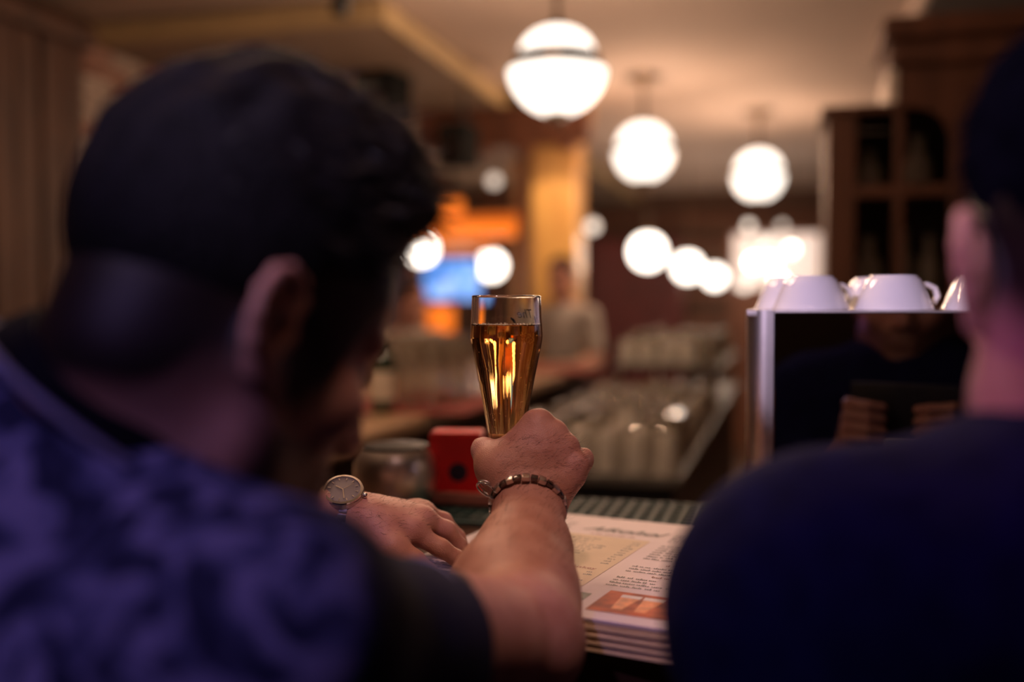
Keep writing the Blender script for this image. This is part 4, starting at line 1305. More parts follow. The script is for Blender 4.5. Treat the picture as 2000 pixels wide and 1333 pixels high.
# ------------------------------------------------------------------ lamps
OPAL = emis('lit_opal_glass', (1.0, 0.88, 0.76), 2.4)
OPAL2 = emis('lit_opal_globe', (1.0, 0.88, 0.76), 5.0)
def lamp_light(parent, rad, power, col=(1.0, 0.62, 0.39)):
    l = bpy.data.lights.new('lamp_glow', 'POINT'); l.energy = power; l.color = col; l.shadow_soft_size = rad
    o = bpy.data.objects.new('lamp_glow', l); link(o, parent)
BRASS = mat('aged_bronze', (0.20, 0.13, 0.08), rough=0.3, metal=1.0, var=0.2, scale=30)
def pendant(loc, rad, label, group, ceil, banded=False):
    x, y, z = loc
    o = empty('pendant_lamp', (x, y, z), ROOM_ROT, label, 'pendant lamp', group)
    k = rad / 0.175
    ru, rl_, zu, zl = (0.148, 0.192, 0.076, 0.010) if banded else (0.162, 0.172, 0.042, 0.008)
    up = [(ru * k * math.sin(t), zu * k + (0.185 - zu) * k * math.cos(t)) for t in np.linspace(math.pi / 2, 0.18, 14)]
    MB().lathe(up, 40).build('upper_shade', OPAL, o, smooth=True, angle=60)
    ex = 0.62 if banded else 1.0
    lw = [(rl_ * k * (math.cos(t) ** 0.9), zl * k - 0.170 * k * (math.sin(t) ** (1.25 if banded else 1.0))) for t in np.linspace(0.0, 1.30, 16)]
    MB().lathe(lw, 40).build('lower_bowl', OPAL, o, smooth=True, angle=60)
    zb_, zt_ = zl + 0.001, zu - 0.001
    band = MB().lathe([((ru - 0.012) * k, zb_ * k), ((rl_ + 0.004) * k, zb_ * k), ((rl_ + 0.004) * k, (zb_ + 0.007) * k), ((ru + 0.006) * k, (zb_ + 0.012) * k), ((ru + 0.006) * k, (zt_ - 0.008) * k), ((ru + 0.010) * k, zt_ * k), ((ru - 0.012) * k, zt_ * k)], 40, closed=True).build('metal_band', BRASS, o, smooth=True, angle=30)
    for i in range(12):
        a = 2 * math.pi * i / 12
        MB().box(((ru + 0.012) * k * math.cos(a), (ru + 0.012) * k * math.sin(a), (zb_ + zt_) / 2 * k), (0.016 * k, 0.020 * k, (zt_ - zb_) * k), rz=a, bev=0.002).build('band_stud', BRASS, band)
    MB().lathe([(0.045 * k, -0.152 * k), (0.050 * k, -0.166 * k), (0.024 * k, -0.182 * k), (0.014 * k, -0.205 * k), (0.002, -0.212 * k)], 24).build('finial', BRASS, o, smooth=True, angle=40)
    MB().lathe([(0.050 * k, 0.175 * k), (0.045 * k, 0.190 * k), (0.020 * k, 0.208 * k), (0.012 * k, 0.235 * k)], 24).build('gallery', BRASS, o, smooth=True, angle=40)
    lamp_light(o, 0.205 * k, 115.0)
    MB().tube([(0, 0, 0.22 * k), (0, 0, ceil - z - 0.02)], 0.012, 12).build('rod', BRASS, o, smooth=True)
    MB().lathe([(0.11, ceil - z), (0.108, ceil - z - 0.018), (0.04, ceil - z - 0.035), (0.012, ceil - z - 0.06)], 28).build('ceiling_rose', BRASS, o, smooth=True, angle=40)
    return o
HL = 0.915
def lamp_at(px, py):
    y = HL * FPX / (600 - py)
    return P(px, py, y)
G1 = 'banded opal pendant lamps over the bar'
L1 = lamp_at(1088, 145); L2 = lamp_at(1257, 300); L3 = lamp_at(1481, 345)
pendant(L1, 0.175, 'largest lit opal pendant lamp with studded bronze band', G1, CEIL, True)
pendant(L2, 0.175, 'lit opal pendant lamp second nearest, with thin dark band', G1, CEIL)
pendant(L3, 0.175, 'lit opal pendant lamp next to the tall cabinet', G1, CEIL)
L0 = L1 - (L2 - L1)                       # same row, above the guests, out of the picture
pendant((L0[0], L0[1], L1[2]), 0.175, 'lit opal pendant lamp directly above the bar', G1, CEIL)
def globe(px, py, y, rad, label, ceil, group):
    c = P(px, py, y)
    o = empty('globe_lamp', tuple(c), ROOM_ROT, label, 'globe lamp', group)
    MB().lathe([(rad * math.sin(t), rad * math.cos(t)) for t in np.linspace(0.25, math.pi - 0.02, 20)], 32).build('globe', OPAL2, o, smooth=True, angle=60)
    MB().lathe([(rad * 0.30, rad * 0.93), (rad * 0.28, rad * 1.12), (0.012, rad * 1.25)], 20).build('cap', BRASS, o, smooth=True, angle=40)
    lamp_light(o, rad * 1.1, 42.0)
    MB().tube([(0, 0, rad * 1.2), (0, 0, ceil - c[2])], 0.007, 8).build('rod', BRASS, o, smooth=True)
G2 = 'plain globe lamps in the depth of the room'
globe(822, 486, 7.6, 0.122, 'lit globe lamp beside the man\'s forehead', SOFF, G2)
globe(960, 519, 9.4, 0.130, 'lit globe lamp above the rim of the beer glass', SOFF, G2)
globe(1265, 492, 8.0, 0.140, 'biggest of the three lit globe lamps in a row left of the bright counter', CEIL, G2)
globe(1343, 522, 9.6, 0.135, 'middle one of the three lit globe lamps in a row', CEIL, G2)
globe(1396, 541, 11.0, 0.120, 'farthest of the three lit globe lamps in a row', CEIL, G2)

# small bulbs and spots
def bulb(px, py, y, rad, strength, label, group, col=(1.0, 0.86, 0.72)):
    c = P(px, py, y)
    o = empty('light_bulb', tuple(c), ROOM_ROT, label, 'bulb', group)
    em = emis('lit_bulb', col, strength)
    MB().lathe([(rad * math.sin(t) * (1.0 if t > 1.2 else 0.9), rad * math.cos(t)) for t in np.linspace(0.3, math.pi - 0.02, 12)], 18).build('bulb', em, o, smooth=True, angle=60)
    MB().lathe([(rad * 0.40, rad * 0.85), (rad * 0.42, rad * 1.5), (0.006, rad * 1.6)], 14).build('socket', BRASS, o, smooth=True, angle=40)
    MB().tube([(0, 0, rad * 1.55), (0, 0, CEIL - c[2])], 0.004, 6).build('cord', BLACKP, o)
G3 = 'bare bulbs hanging before the bright board'
bulb(1473, 512, 9.0, 0.060, 16, 'bright bare bulb, left of the pair over the cups', G3)
bulb(1508, 512, 9.1, 0.055, 16, 'bright bare bulb, right of the pair over the cups', G3)
bulb(1546, 486, 9.2, 0.045, 9, 'bright bare bulb highest on the right of the board', G3)
bulb(1522, 548, 9.0, 0.050, 16, 'bright bare bulb just above the left coffee cup', G3)
bulb(1462, 441, 9.4, 0.040, 2.0, 'dim bare bulb hanging high beside the cabinet lamp', G3)
bulb(1527, 442, 9.6, 0.040, 1.2, 'dimmest bare bulb, top right of the group', G3)
bulb(1500, 472, 9.3, 0.045, 1.6, 'dim bare bulb between the high and the bright ones', G3)
bulb(1453, 560, 9.4, 0.040, 2.0, 'dim bare bulb low at the left of the board', G3)
bulb(1157, 442, 8.0, 0.050, 1.4, 'single dim bulb right of the timber column', 'far single bulbs')
bulb(965, 353, 8.0, 0.050, 0.9, 'single faint bulb under the soffit left of the column', 'far single bulbs')
BOARD = emis('backlit_board', (1.0, 0.72, 0.62), 0.55)
cb = P(1516, 510, 9.6)
bo = empty('light_board', tuple(cb), ROOM_ROT, 'pinkish white backlit board behind the bare bulbs', 'light board')
MB().box((0, 0, 0), (0.80, 0.05, 0.52), bev=0.01).build('panel', BOARD, bo)
for sx in (-1, 1): MB().box((sx * 0.42, 0, -0.05), (0.04, 0.07, 0.66)).build('frame_side', WOODM, bo)
for sz in (-1, 1): MB().box((0, 0, sz * 0.28), (0.88, 0.07, 0.04)).build('frame_rail', WOODM, bo)
MB().box((0, 0, -0.28 - (cb[2] - 0.28) / 2), (0.86, 0.12, cb[2] - 0.28)).build('stand', WOODM, bo)

# ceiling spot added to brighten the honey-coloured column
cc = P(1091, 600, 6.6)
def ceiling_spot(loc, target, power, label, col=(1.0, 0.66, 0.30), size=R(40)):
    o = empty('ceiling_spotlight', tuple(loc), 0, label, 'spotlight')
    d = Vector(target) - Vector(loc)
    m3 = d.to_track_quat('Z', 'Y').to_matrix()
    MB().lathe([(0.030, -0.06), (0.035, 0.0), (0.036, 0.06), (0.031, 0.06), (0.028, 0.0), (0.02, -0.03)], 20, rot=m3, closed=True).build('housing', BLACKP, o, smooth=True, angle=40)
    MB().tube([(0, 0, 0.0), (0, 0, CEIL - loc[2])], 0.008, 8).build('stem', BLACKP, o)
    l = spot('spotlight_beam', tuple(np.array(loc) + np.array(d.normalized()) * 0.07), target, col, power, size=size, rad=0.02)
    return o
ceiling_spot((cc[0] - 0.25, cc[1] - 0.95, CEIL - 0.16), (cc[0], cc[1], 1.75), 40, 'added ceiling spotlight brightening the timber column')
ceiling_spot(tuple(P(668, -2, 4.05)), (-1.5, 5.5, 0.5), 4, 'small black ceiling spotlight at the top edge left of the lamps')

# ------------------------------------------------------------------ amber canopy, screen, loudspeakers on the left
AMBER = emis('amber_lit_timber_glow', (1.0, 0.20, 0.015), 1.0, (0.4, 0.12, 0.02))  # orange lamplight on timber planks, put in as the boards' own glow
AMBER2 = emis('amber_lit_timber_glow_dim', (1.0, 0.20, 0.02), 0.35, (0.4, 0.12, 0.02))
ac = P(905, 430, 8.0)
am = empty('glow_painted_canopy', tuple(ac), ROOM_ROT, 'board canopy with orange lamplight painted as glow behind the globe lamps', 'canopy')
MB().box((-0.24, 0, 0.105), (0.46, 0.05, 0.12), bev=0.01).build('glow_painted_board', AMBER, am)
MB().box((0.00, 0, -0.085), (0.88, 0.05, 0.12), bev=0.01).build('glow_painted_board', AMBER, am)
MB().box((0.0, 0.05, 0.01), (0.92, 0.04, 0.08), bev=0.01).build('glow_painted_board', AMBER2, am)
MB().box((-0.10, 0.02, -0.23), (0.70, 0.04, 0.08), bev=0.01).build('glow_painted_board', AMBER2, am)
MB().box((-0.20, 0.02, -0.80), (0.22, 0.04, 0.22), bev=0.01).build('glow_painted_board', AMBER, am)
for x in (-0.50, 0.50): MB().box((x, 0.08, (SOFF - ac[2] - ac[2]) / 2), (0.07, 0.07, SOFF - 0.01)).build('post', WOODM, am)
def screen_mat():
    m, nt, b = newmat('lit_screen')
    tc = nt.nodes.new('ShaderNodeTexCoord')
    nz = nt.nodes.new('ShaderNodeTexNoise'); nz.inputs['Scale'].default_value = 5.5; nz.inputs['Detail'].default_value = 2
    nt.links.new(tc.outputs['Object'], nz.inputs['Vector'])
    rp = ramp(nt, [(0.36, (0.03, 0.10, 0.35)), (0.5, (0.10, 0.32, 0.85)), (0.62, (0.45, 0.60, 1.0))])
    nt.links.new(nz.outputs['Fac'], rp.inputs['Fac'])
    nt.links.new(rp.outputs['Color'], b.inputs['Emission Color'])
    b.inputs['Emission Strength'].default_value = 1.3
    b.inputs['Base Color'].default_value = (0.02, 0.02, 0.02, 1)
    return m
tvc = P(882, 547, 9.0)
tv = empty('television', tuple(tvc), ROOM_ROT + R(28), 'television with blue picture between the two globe lamps', 'television')
MB().box((0, 0, 0), (0.56, 0.05, 0.40), bev=0.008).build('casing', BLACKP, tv)
MB().box((0, -0.027, 0), (0.52, 0.004, 0.36)).build('screen', screen_mat(), tv)
MB().tube([(0, 0.03, 0), (0, 0.08, 0.12), (0, 0.08, SOFF - tvc[2])], 0.02, 10).build('ceiling_mount', BLACKP, tv)
SPKM = mat('black_speaker_paint', (0.008, 0.008, 0.008), rough=0.85, var=0.2, spec=0.1)
def speaker(px, py, y, w, h, label):
    c = P(px, py, y)
    o = empty('loudspeaker', tuple(c), ROOM_ROT + R(-12), label, 'loudspeaker', 'black loudspeakers under the soffit')
    MB().box((0, 0, 0), (w, 0.22, h), bev=0.012).build('cabinet', SPKM, o)
    MB().lathe([(w * 0.36, 0), (w * 0.36, 0.012), (w * 0.30, 0.012), (w * 0.10, -0.01), (0.002, 0.0)], 24, c=(0, -0.111, -h * 0.16), rot=Matrix.Rotation(R(90), 3, 'X')).build('woofer', GUNMETAL, o, smooth=True, angle=40)
    MB().lathe([(w * 0.16, 0), (w * 0.16, 0.010), (w * 0.06, 0.002), (0.002, 0.008)], 20, c=(0, -0.111, h * 0.28), rot=Matrix.Rotation(R(90), 3, 'X')).build('tweeter', GUNMETAL, o, smooth=True, angle=40)
    MB().tube([(0, 0.06, h * 0.45), (0, 0.06, SOFF - c[2])], 0.014, 8).build('bracket', BLACKP, o)
speaker(748, 192, 5.4, 0.24, 0.26, 'black loudspeaker hanging under the soffit above the man\'s quiff')
speaker(895, 285, 5.75, 0.17, 0.24, 'black loudspeaker hanging under the soffit left of the column')
# timber lattice partition at the back left
lp = empty('timber_partition', tuple(W(0, 0, 0)), ROOM_ROT, 'dark timber partition with shelves behind the left counter', 'partition')
pr0, _ = RDof(690, 10.3); pr1, _ = RDof(1030, 10.3)
MB().box(((pr0 + pr1) / 2, 10.35, SOFF / 2), (pr1 - pr0, 0.06, SOFF - 0.02)).build('panel', WALLB, lp)
for i in range(6): MB().box((pr0 + (pr1 - pr0) * i / 5.0, 10.28, SOFF / 2), (0.09, 0.10, SOFF - 0.02), bev=0.01).build('stile', WOODM, lp)
for z in (2.50, 2.20, 1.95): MB().box(((pr0 + pr1) / 2, 10.26, z), (pr1 - pr0, 0.12, 0.08), bev=0.01).build('rail', WOODM, lp)

# ------------------------------------------------------------------ side counter, its glasses and towel
sc_ = empty('side_counter', tuple(W(0, 0, 0)), ROOM_ROT, 'side counter with pale oak edge running into the room', 'counter')
OAKTOP = woodmat('oak_worktop', (0.62, 0.41, 0.25), (0.48, 0.29, 0.16), rough=0.3, scale=2.0, axis=(8, 1, 8), coat=0.4)
SB0, SB1 = -1.55, -0.955
MB().box(((SB0 + SB1) / 2, 3.45, BAR_Z - 0.022), (SB1 - SB0, 3.8, 0.044), bev=0.010).build('worktop', OAKTOP, sc_)
MB().box(((SB0 + SB1) / 2 - 0.03, 3.45, 0.51), (SB1 - SB0 - 0.12, 3.7, 1.02)).build('body', WALLB, sc_)
for i in range(6): MB().box((SB1 - 0.085, 1.95 + 0.61 * i, 0.50), (0.02, 0.54, 0.86), bev=0.006).build('door', WOODM, sc_)
TOWEL = mat('red_bar_towel', (0.30, 0.06, 0.05), rough=0.95, var=0.25, scale=60, bump=0.5, bscale=300)
def towel(px, py, w, d, label):
    y = (EYE - BAR_Z) * FPX / (py - 600.0)
    c = P(px, py, y); 
    o = empty('bar_towel', (c[0], c[1], BAR_Z), ROOM_ROT, label, 'towel', 'red bar towels on the side counter')
    MB().box((0, 0, 0.004), (w, d, 0.008), bev=0.003).build('cloth', TOWEL, o)
    for sy in (-1, 1): MB().box((0, sy * d * 0.47, 0.0045), (w * 1.01, d * 0.05, 0.0085), bev=0.002).build('hem', TOWEL, o)
    return c
towel(838, 788, 0.44, 0.62, 'red bar towel under the tall clear glasses')
towel(1080, 722, 0.40, 0.5, 'red bar towel at the far end of the side counter')
def milky_glass(tr=0.93):
    m = mat('milky_glint_glass', (0.85, 0.80, 0.72), rough=0.02, var=0.08, scale=40)  # pale diffuse share of the colour imitates lamp reflections in clear glass
    b = m.node_tree.nodes['Principled BSDF']
    b.inputs['Transmission Weight'].default_value = tr
    b.inputs['IOR'].default_value = 1.62
    return m
CG = milky_glass()
CGF = milky_glass(0.50)
def tall_glass():
    o = empty('tall_glass', (0, 0, 0), 0, 'tall clear glass standing on the red bar towel', 'glass', 'tall clear glasses on the red bar towel')
    h = 0.200
    MB().lathe([(0.001, 0), (0.027, 0), (0.030, 0.004), (0.031, 0.10), (0.037, h), (0.0352, h), (0.0292, 0.10), (0.0270, 0.012), (0.001, 0.010)], 28).build('bowl', CG, o, smooth=True, angle=35)
    MB().lathe([(0.0275, 0.006), (0.0290, 0.002), (0.0300, 0.008), (0.0305, 0.010)], 28, closed=True).build('base_ring', CG, o, smooth=True, angle=35)
    return o
tg = tall_glass()
TL = ['second from the left in front', 'third from the left in front', 'fourth from the left in front', 'rightmost in front, beside the beer glass', 'first in the back row', 'second in the back row', 'last in the back row', 'leftmost, nearest the dark bottle']
tpos = [(800, 796), (845, 793), (888, 786), (922, 774), (822, 770), (862, 767), (898, 758), (778, 778)]
for i, (px, py) in enumerate(tpos):
    y = (EYE - BAR_Z - 0.008) * FPX / (py - 600.0)
    c = P(px, py, y)
    o = tg if i == 0 else copy_tree(tg)
    o.location = (c[0], c[1], BAR_Z + 0.0085)
    o.rotation_euler = (0, 0, i * 0.9)
    o['label'] = 'tall clear glass on the red towel, ' + TL[i]
def bottle(px, py, z, col, label, h=0.26, capc=None):
    y = (EYE - z) * FPX / (py - 600.0)
    c = P(px, py, y)
    o = empty('bottle', (c[0], c[1], z), 0, label, 'bottle')
    k = h / 0.26
    MB().lathe([(0.001, 0), (0.034, 0), (0.036, 0.006), (0.036, 0.15 * k), (0.030, 0.175 * k), (0.014, 0.20 * k), (0.013, 0.235 * k), (0.015, 0.24 * k), (0.001, 0.242 * k)], 26).build('body', col, o, smooth=True, angle=40)
    MB().lathe([(0.0365, 0.04 * k), (0.0366, 0.13 * k), (0.0362, 0.13 * k), (0.0361, 0.04 * k)], 26, closed=True).build('bottle_label', mat('cream_label', (0.6, 0.52, 0.42), rough=0.6), o, smooth=True, angle=40)
    MB().lathe([(0.0155, 0.225 * k), (0.016, 0.25 * k), (0.001, 0.252 * k)], 18).build('cap', capc or BLACKP, o, smooth=True, angle=40)
DKGL = mat('dark_green_bottle_glass', (0.015, 0.03, 0.015), rough=0.08, var=0.1, coat=0.5)
bottle(748, 806, BAR_Z, DKGL, 'dark bottle with cream label left of the tall glasses', 0.24, mat('cream_cap', (0.6, 0.5, 0.4), rough=0.5))

# ------------------------------------------------------------------ glass-washing station full of upturned glasses
stn = empty('glass_station', tuple(W(0, 0, 0)), ROOM_ROT, 'low dark station carrying rows of upturned glasses', 'counter')
S0, S1, D0_, D1_ = -0.78, -0.27, 2.75, 6.3
SZ = 0.90
MB().box(((S0 + S1) / 2, (D0_ + D1_) / 2, SZ - 0.015), (S1 - S0, D1_ - D0_, 0.03), bev=0.006).build('drain_top', mat('grey_drainer', (0.12, 0.11, 0.10), rough=0.4, var=0.2), stn)
MB().box(((S0 + S1) / 2, (D0_ + D1_) / 2, 0.44), (S1 - S0 - 0.04, D1_ - D0_ - 0.04, 0.86)).build('body', BLACKP, stn)
MB().box(((S0 + S1) / 2, 5.4, SZ + 0.19), (S1 - S0, 1.6, 0.02), bev=0.004).build('upper_shelf', BLACKP, stn)
for r_ in (S0 + 0.03, S1 - 0.03):
    for d_ in (4.66, 6.14): MB().tube([(r_, d_, SZ - 0.002), (r_, d_, SZ + 0.185)], 0.010, 8).build('shelf_post', STEEL, stn)
def tumbler(h, r0, r1, m):
    o = empty('upturned_glass', (0, 0, 0), 0, 'upturned tumbler with lamp reflections painted milky standing in the rows on the glass station', 'glass', 'upturned tumblers on the glass station')
    MB().lathe([(r0, 0), (r0 - 0.001, 0.001), (r1, h - 0.004), (r1 - 0.003, h), (0.001, h), (0.001, h - 0.010), (r1 - 0.0035, h - 0.010), (r0 - 0.0026, 0.001)], 20, closed=True).build('bowl', m, o, smooth=True, angle=35)
    return o
tA = tumbler(0.115, 0.040, 0.031, CGF); tB = tumbler(0.145, 0.036, 0.028, CG); tB['label'] = 'clear upturned highball glass standing among the tumblers'; tB['group'] = 'upturned highball glasses on the glass station'
used = {id(tA): False, id(tB): False}
rg = random.Random(5)
for row in range(22):
    for col_ in range(6):
        d_ = D0_ + 0.07 + 0.100 * row + rg.uniform(-0.006, 0.006); r_ = S0 + 0.045 + 0.084 * col_ + rg.uniform(-0.001, 0.001)
        if d_ > 4.58 or rg.random() < 0.06: continue
        src = tA if rg.random() < 0.6 else tB
        o = copy_tree(src) if used[id(src)] else src
        used[id(src)] = True
        o.location = tuple(W(r_, d_, SZ + 0.0005)); o.rotation_euler = (0, 0, rg.uniform(0, 6))
for row in range(15):
    for col_ in range(5):
        d_ = 4.68 + 0.100 * row; r_ = S0 + 0.065 + 0.095 * col_
        if rg.random() < 0.22: continue
        src = tB if rg.random() < 0.6 else tA
        o = copy_tree(src); o.location = tuple(W(r_, d_, SZ + 0.2005))
        if src is tB: o['label'] = 'clear upturned highball glass on the raised shelf of the station'; o['group'] = 'upturned highball glasses on the raised shelf'
        else: o['label'] = 'upturned tumbler with lamp reflections painted milky on the raised shelf of the station'; o['group'] = 'upturned tumblers on the raised shelf'

# ------------------------------------------------------------------ steel pot, red carton and tray on the bar
pc_ = P(772, 1000, 1.46)
pot = empty('steel_pot', (pc_[0], pc_[1], BAR_Z + 0.0092), R(120), 'round polished steel pot on the bar behind the watch', 'pot')
MB().lathe([(0.001, 0), (0.050, 0), (0.057, 0.008), (0.0615, 0.035), (0.0590, 0.065), (0.050, 0.083), (0.047, 0.085), (0.001, 0.085)], 36).build('body', mat('satin_steel', (0.80, 0.77, 0.74), rough=0.34, metal=1.0, var=0.05), pot, smooth=True, angle=40)
MB().lathe([(0.049, 0.085), (0.049, 0.089), (0.030, 0.092), (0.002, 0.093)], 32).build('lid', BLACKP, pot, smooth=True, angle=40)
MB().tube([(0.052, 0, 0.072), (0.076, 0, 0.080), (0.090, 0, 0.060), (0.084, 0, 0.030), (0.058, 0, 0.020)], 0.0055, 10).build('handle', STEEL, pot, smooth=True)
RED = mat('red_carton', (0.85, 0.012, 0.018), rough=0.4, var=0.1, scale=10)
tc_ = P(914, 974, 1.505)
tr = empty('serving_tray', (tc_[0], tc_[1], BAR_Z + 0.0092), ROOM_ROT, 'small pinkish tray under the red carton', 'tray')
TRAYM = mat('pink_tray', (0.50, 0.20, 0.15), rough=0.4, var=0.15)
MB().box((0, 0, 0.004), (0.125, 0.10, 0.008), bev=0.003).build('base', TRAYM, tr)
for sx in (-1, 1): MB().box((sx * 0.060, 0, 0.010), (0.006, 0.10, 0.018), bev=0.002).build('rim', TRAYM, tr)
for sy in (-1, 1): MB().box((0, sy * 0.047, 0.010), (0.115, 0.006, 0.018), bev=0.002).build('rim', TRAYM, tr)
ct = empty('carton', tuple(np.array([tc_[0], tc_[1], BAR_Z + 0.0178]) - RX * 0.016), ROOM_ROT + R(10), 'bright red carton with a dark round mark beside the steel pot', 'carton')
MB().box((0, 0, 0.046), (0.078, 0.050, 0.092), bev=0.002).build('box', RED, ct)
MB().box((0, 0, 0.0935), (0.074, 0.046, 0.003), bev=0.001).build('lid_flap', RED, ct)
MB().lathe([(0.014, 0), (0.014, 0.0006), (0.001, 0.0008)], 24, c=(0.004, -0.0252, 0.036), rot=Matrix.Rotation(R(90), 3, 'X')).build('round_mark', mat('dark_blue_print', (0.02, 0.02, 0.06), rough=0.4), ct)

# ------------------------------------------------------------------ tall cabinet on the right
KD = 3.35
k0, ky = RDof(1612, KD); k1, _ = RDof(1747, KD); k2 = k0 + 1.45
def kz(py): return ZofPx(py, ky)
kr = lambda px: RDof(px, KD)[0]
cab = empty('back_bar_cabinet', tuple(W(0, 0, 0)), ROOM_ROT, 'tall brown timber cabinet with arched glass doors and cornice', 'cabinet')
CABW = woodmat('mahogany', (0.155, 0.058, 0.030), (0.085, 0.030, 0.015), rough=0.6, scale=2.0, axis=(7, 7, 1), coat=0.0)
INNER = mat('dark_cabinet_interior', (0.02, 0.012, 0.010), rough=0.7, var=0.2)
zt1, zt2 = kz(228), kz(85)
DP = 0.34
kz_bot = 0.0
x0, x1 = kr(1668), kr(1852)                        # glazed opening
zb, zt = kz(585), kz(222)
# carcass as separate boards round the opening
def kbox(name, a, b, z0, z1, d0_=0.0, d1_=0.03, m=None, bev=0.004, par=None):
    return MB().box(((a + b) / 2, KD + (d0_ + d1_) / 2, (z0 + z1) / 2), (abs(b - a), d1_ - d0_, z1 - z0), bev=bev).build(name, m or CABW, par or cab)
kbox('side_panel', k0, k0 + 0.03, 0, zt1, 0.03, DP)
kbox('stile', k0, x0, 0, zt1 + 0.001)
kbox('stile', x1, k2, 0, zt2)
kbox('back_board', k0 + 0.03, k1, 0, zt1, DP, DP + 0.02, INNER)
kbox('back_board', k1, k2, 0, zt2, DP, DP + 0.02, INNER)
kbox('lower_front', x0, x1, 0, zb)
kbox('upper_panel', k1, x1, zt, zt2)
kbox('top_board', k0 - 0.02, k1 + 0.02, zt1, zt1 + 0.025, -0.02, DP)
WHT = mat('painted_lamp_reflection', (0.80, 0.70, 0.62), rough=0.25, var=0.03)  # lamp reflection on the brown cabinet side, painted as a pale colour
kbox('side_panel', k1 - 0.03, k1, zt1 + 0.025, zt2 - 0.10, 0.0, DP, WHT)['label'] = 'cabinet side with lamp reflection painted pale'
kbox('cornice', k1 - 0.05, k2, zt2 - 0.02, zt2 + 0.05, -0.06, DP, bev=0.02)
kbox('cornice', k1 - 0.03, k2, zt2 - 0.10, zt2 - 0.02, -0.035, DP, bev=0.02)
xm = kr(1752)
dr_ = kbox('door_mullion', xm - 0.014, xm + 0.014, zb, zt, -0.008, 0.03)
zs = kz(378)
kbox('door_rail', x0, x1, zs - 0.018, zs + 0.018, -0.006, 0.03)
# arched spandrel at the top right of the glazing
rr_ = 0.11
sp = [(x1, zt)] + [(x1 - rr_ + rr_ * math.cos(t), zt - rr_ + rr_ * math.sin(t)) for t in np.linspace(0, math.pi / 2, 14)]
mm = Matrix(((1, 0, 0, 0), (0, 0, 1, KD - 0.004), (0, 1, 0, 0), (0, 0, 0, 1)))
MB().prism(sp, 0.032, mm).build('arch_spandrel', CABW, cab)
PANE = glassmat('cabinet_pane', (0.9, 0.88, 0.85), 1.45)
for a, b in ((x0, xm - 0.014), (xm + 0.014, x1)):
    for z0, z1 in ((zb, zs - 0.018), (zs + 0.018, zt)):
        kbox('pane', a, b, z0, z1, 0.012, 0.016, PANE, bev=0)
for z in (zb, zs): kbox('shelf', k0 + 0.03, x1 + 0.1, z - 0.015, z + 0.005, 0.035, DP - 0.01, INNER)
POT = mat('pale_stoneware', (0.55, 0.47, 0.44), rough=0.35, var=0.1)
def jar(px, z, h, r, label):
    c = W(kr(px), KD + 0.13, z)
    o = empty('stoneware_jar', tuple(c), 0, label, 'jar', 'stoneware in the cabinet')
    MB().lathe([(0.001, 0), (r * 0.8, 0), (r, h * 0.25), (r * 0.95, h * 0.55), (r * 0.45, h * 0.75), (r * 0.40, h * 0.92), (r * 0.5, h), (0.001, h)], 22).build('body', POT, o, smooth=True, angle=50)
    MB().lathe([(r * 0.42, h), (r * 0.40, h * 1.05), (0.001, h * 1.08)], 18).build('stopper', BLACKP, o, smooth=True, angle=50)
jar(1700, zs + 0.006, 0.14, 0.035, 'faint grey jar on the upper left shelf of the cabinet')
jar(1798, zs + 0.006, 0.18, 0.042, 'pale jar on the upper right shelf of the cabinet')
jar(1700, zb + 0.006, 0.20, 0.045, 'pale jar on the lower left shelf of the cabinet')
jar(1772, zb + 0.006, 0.22, 0.032, 'pale jar left of the two on the lower right shelf')
jar(1824, zb + 0.006, 0.20, 0.032, 'pale jar right of the two on the lower right shelf')
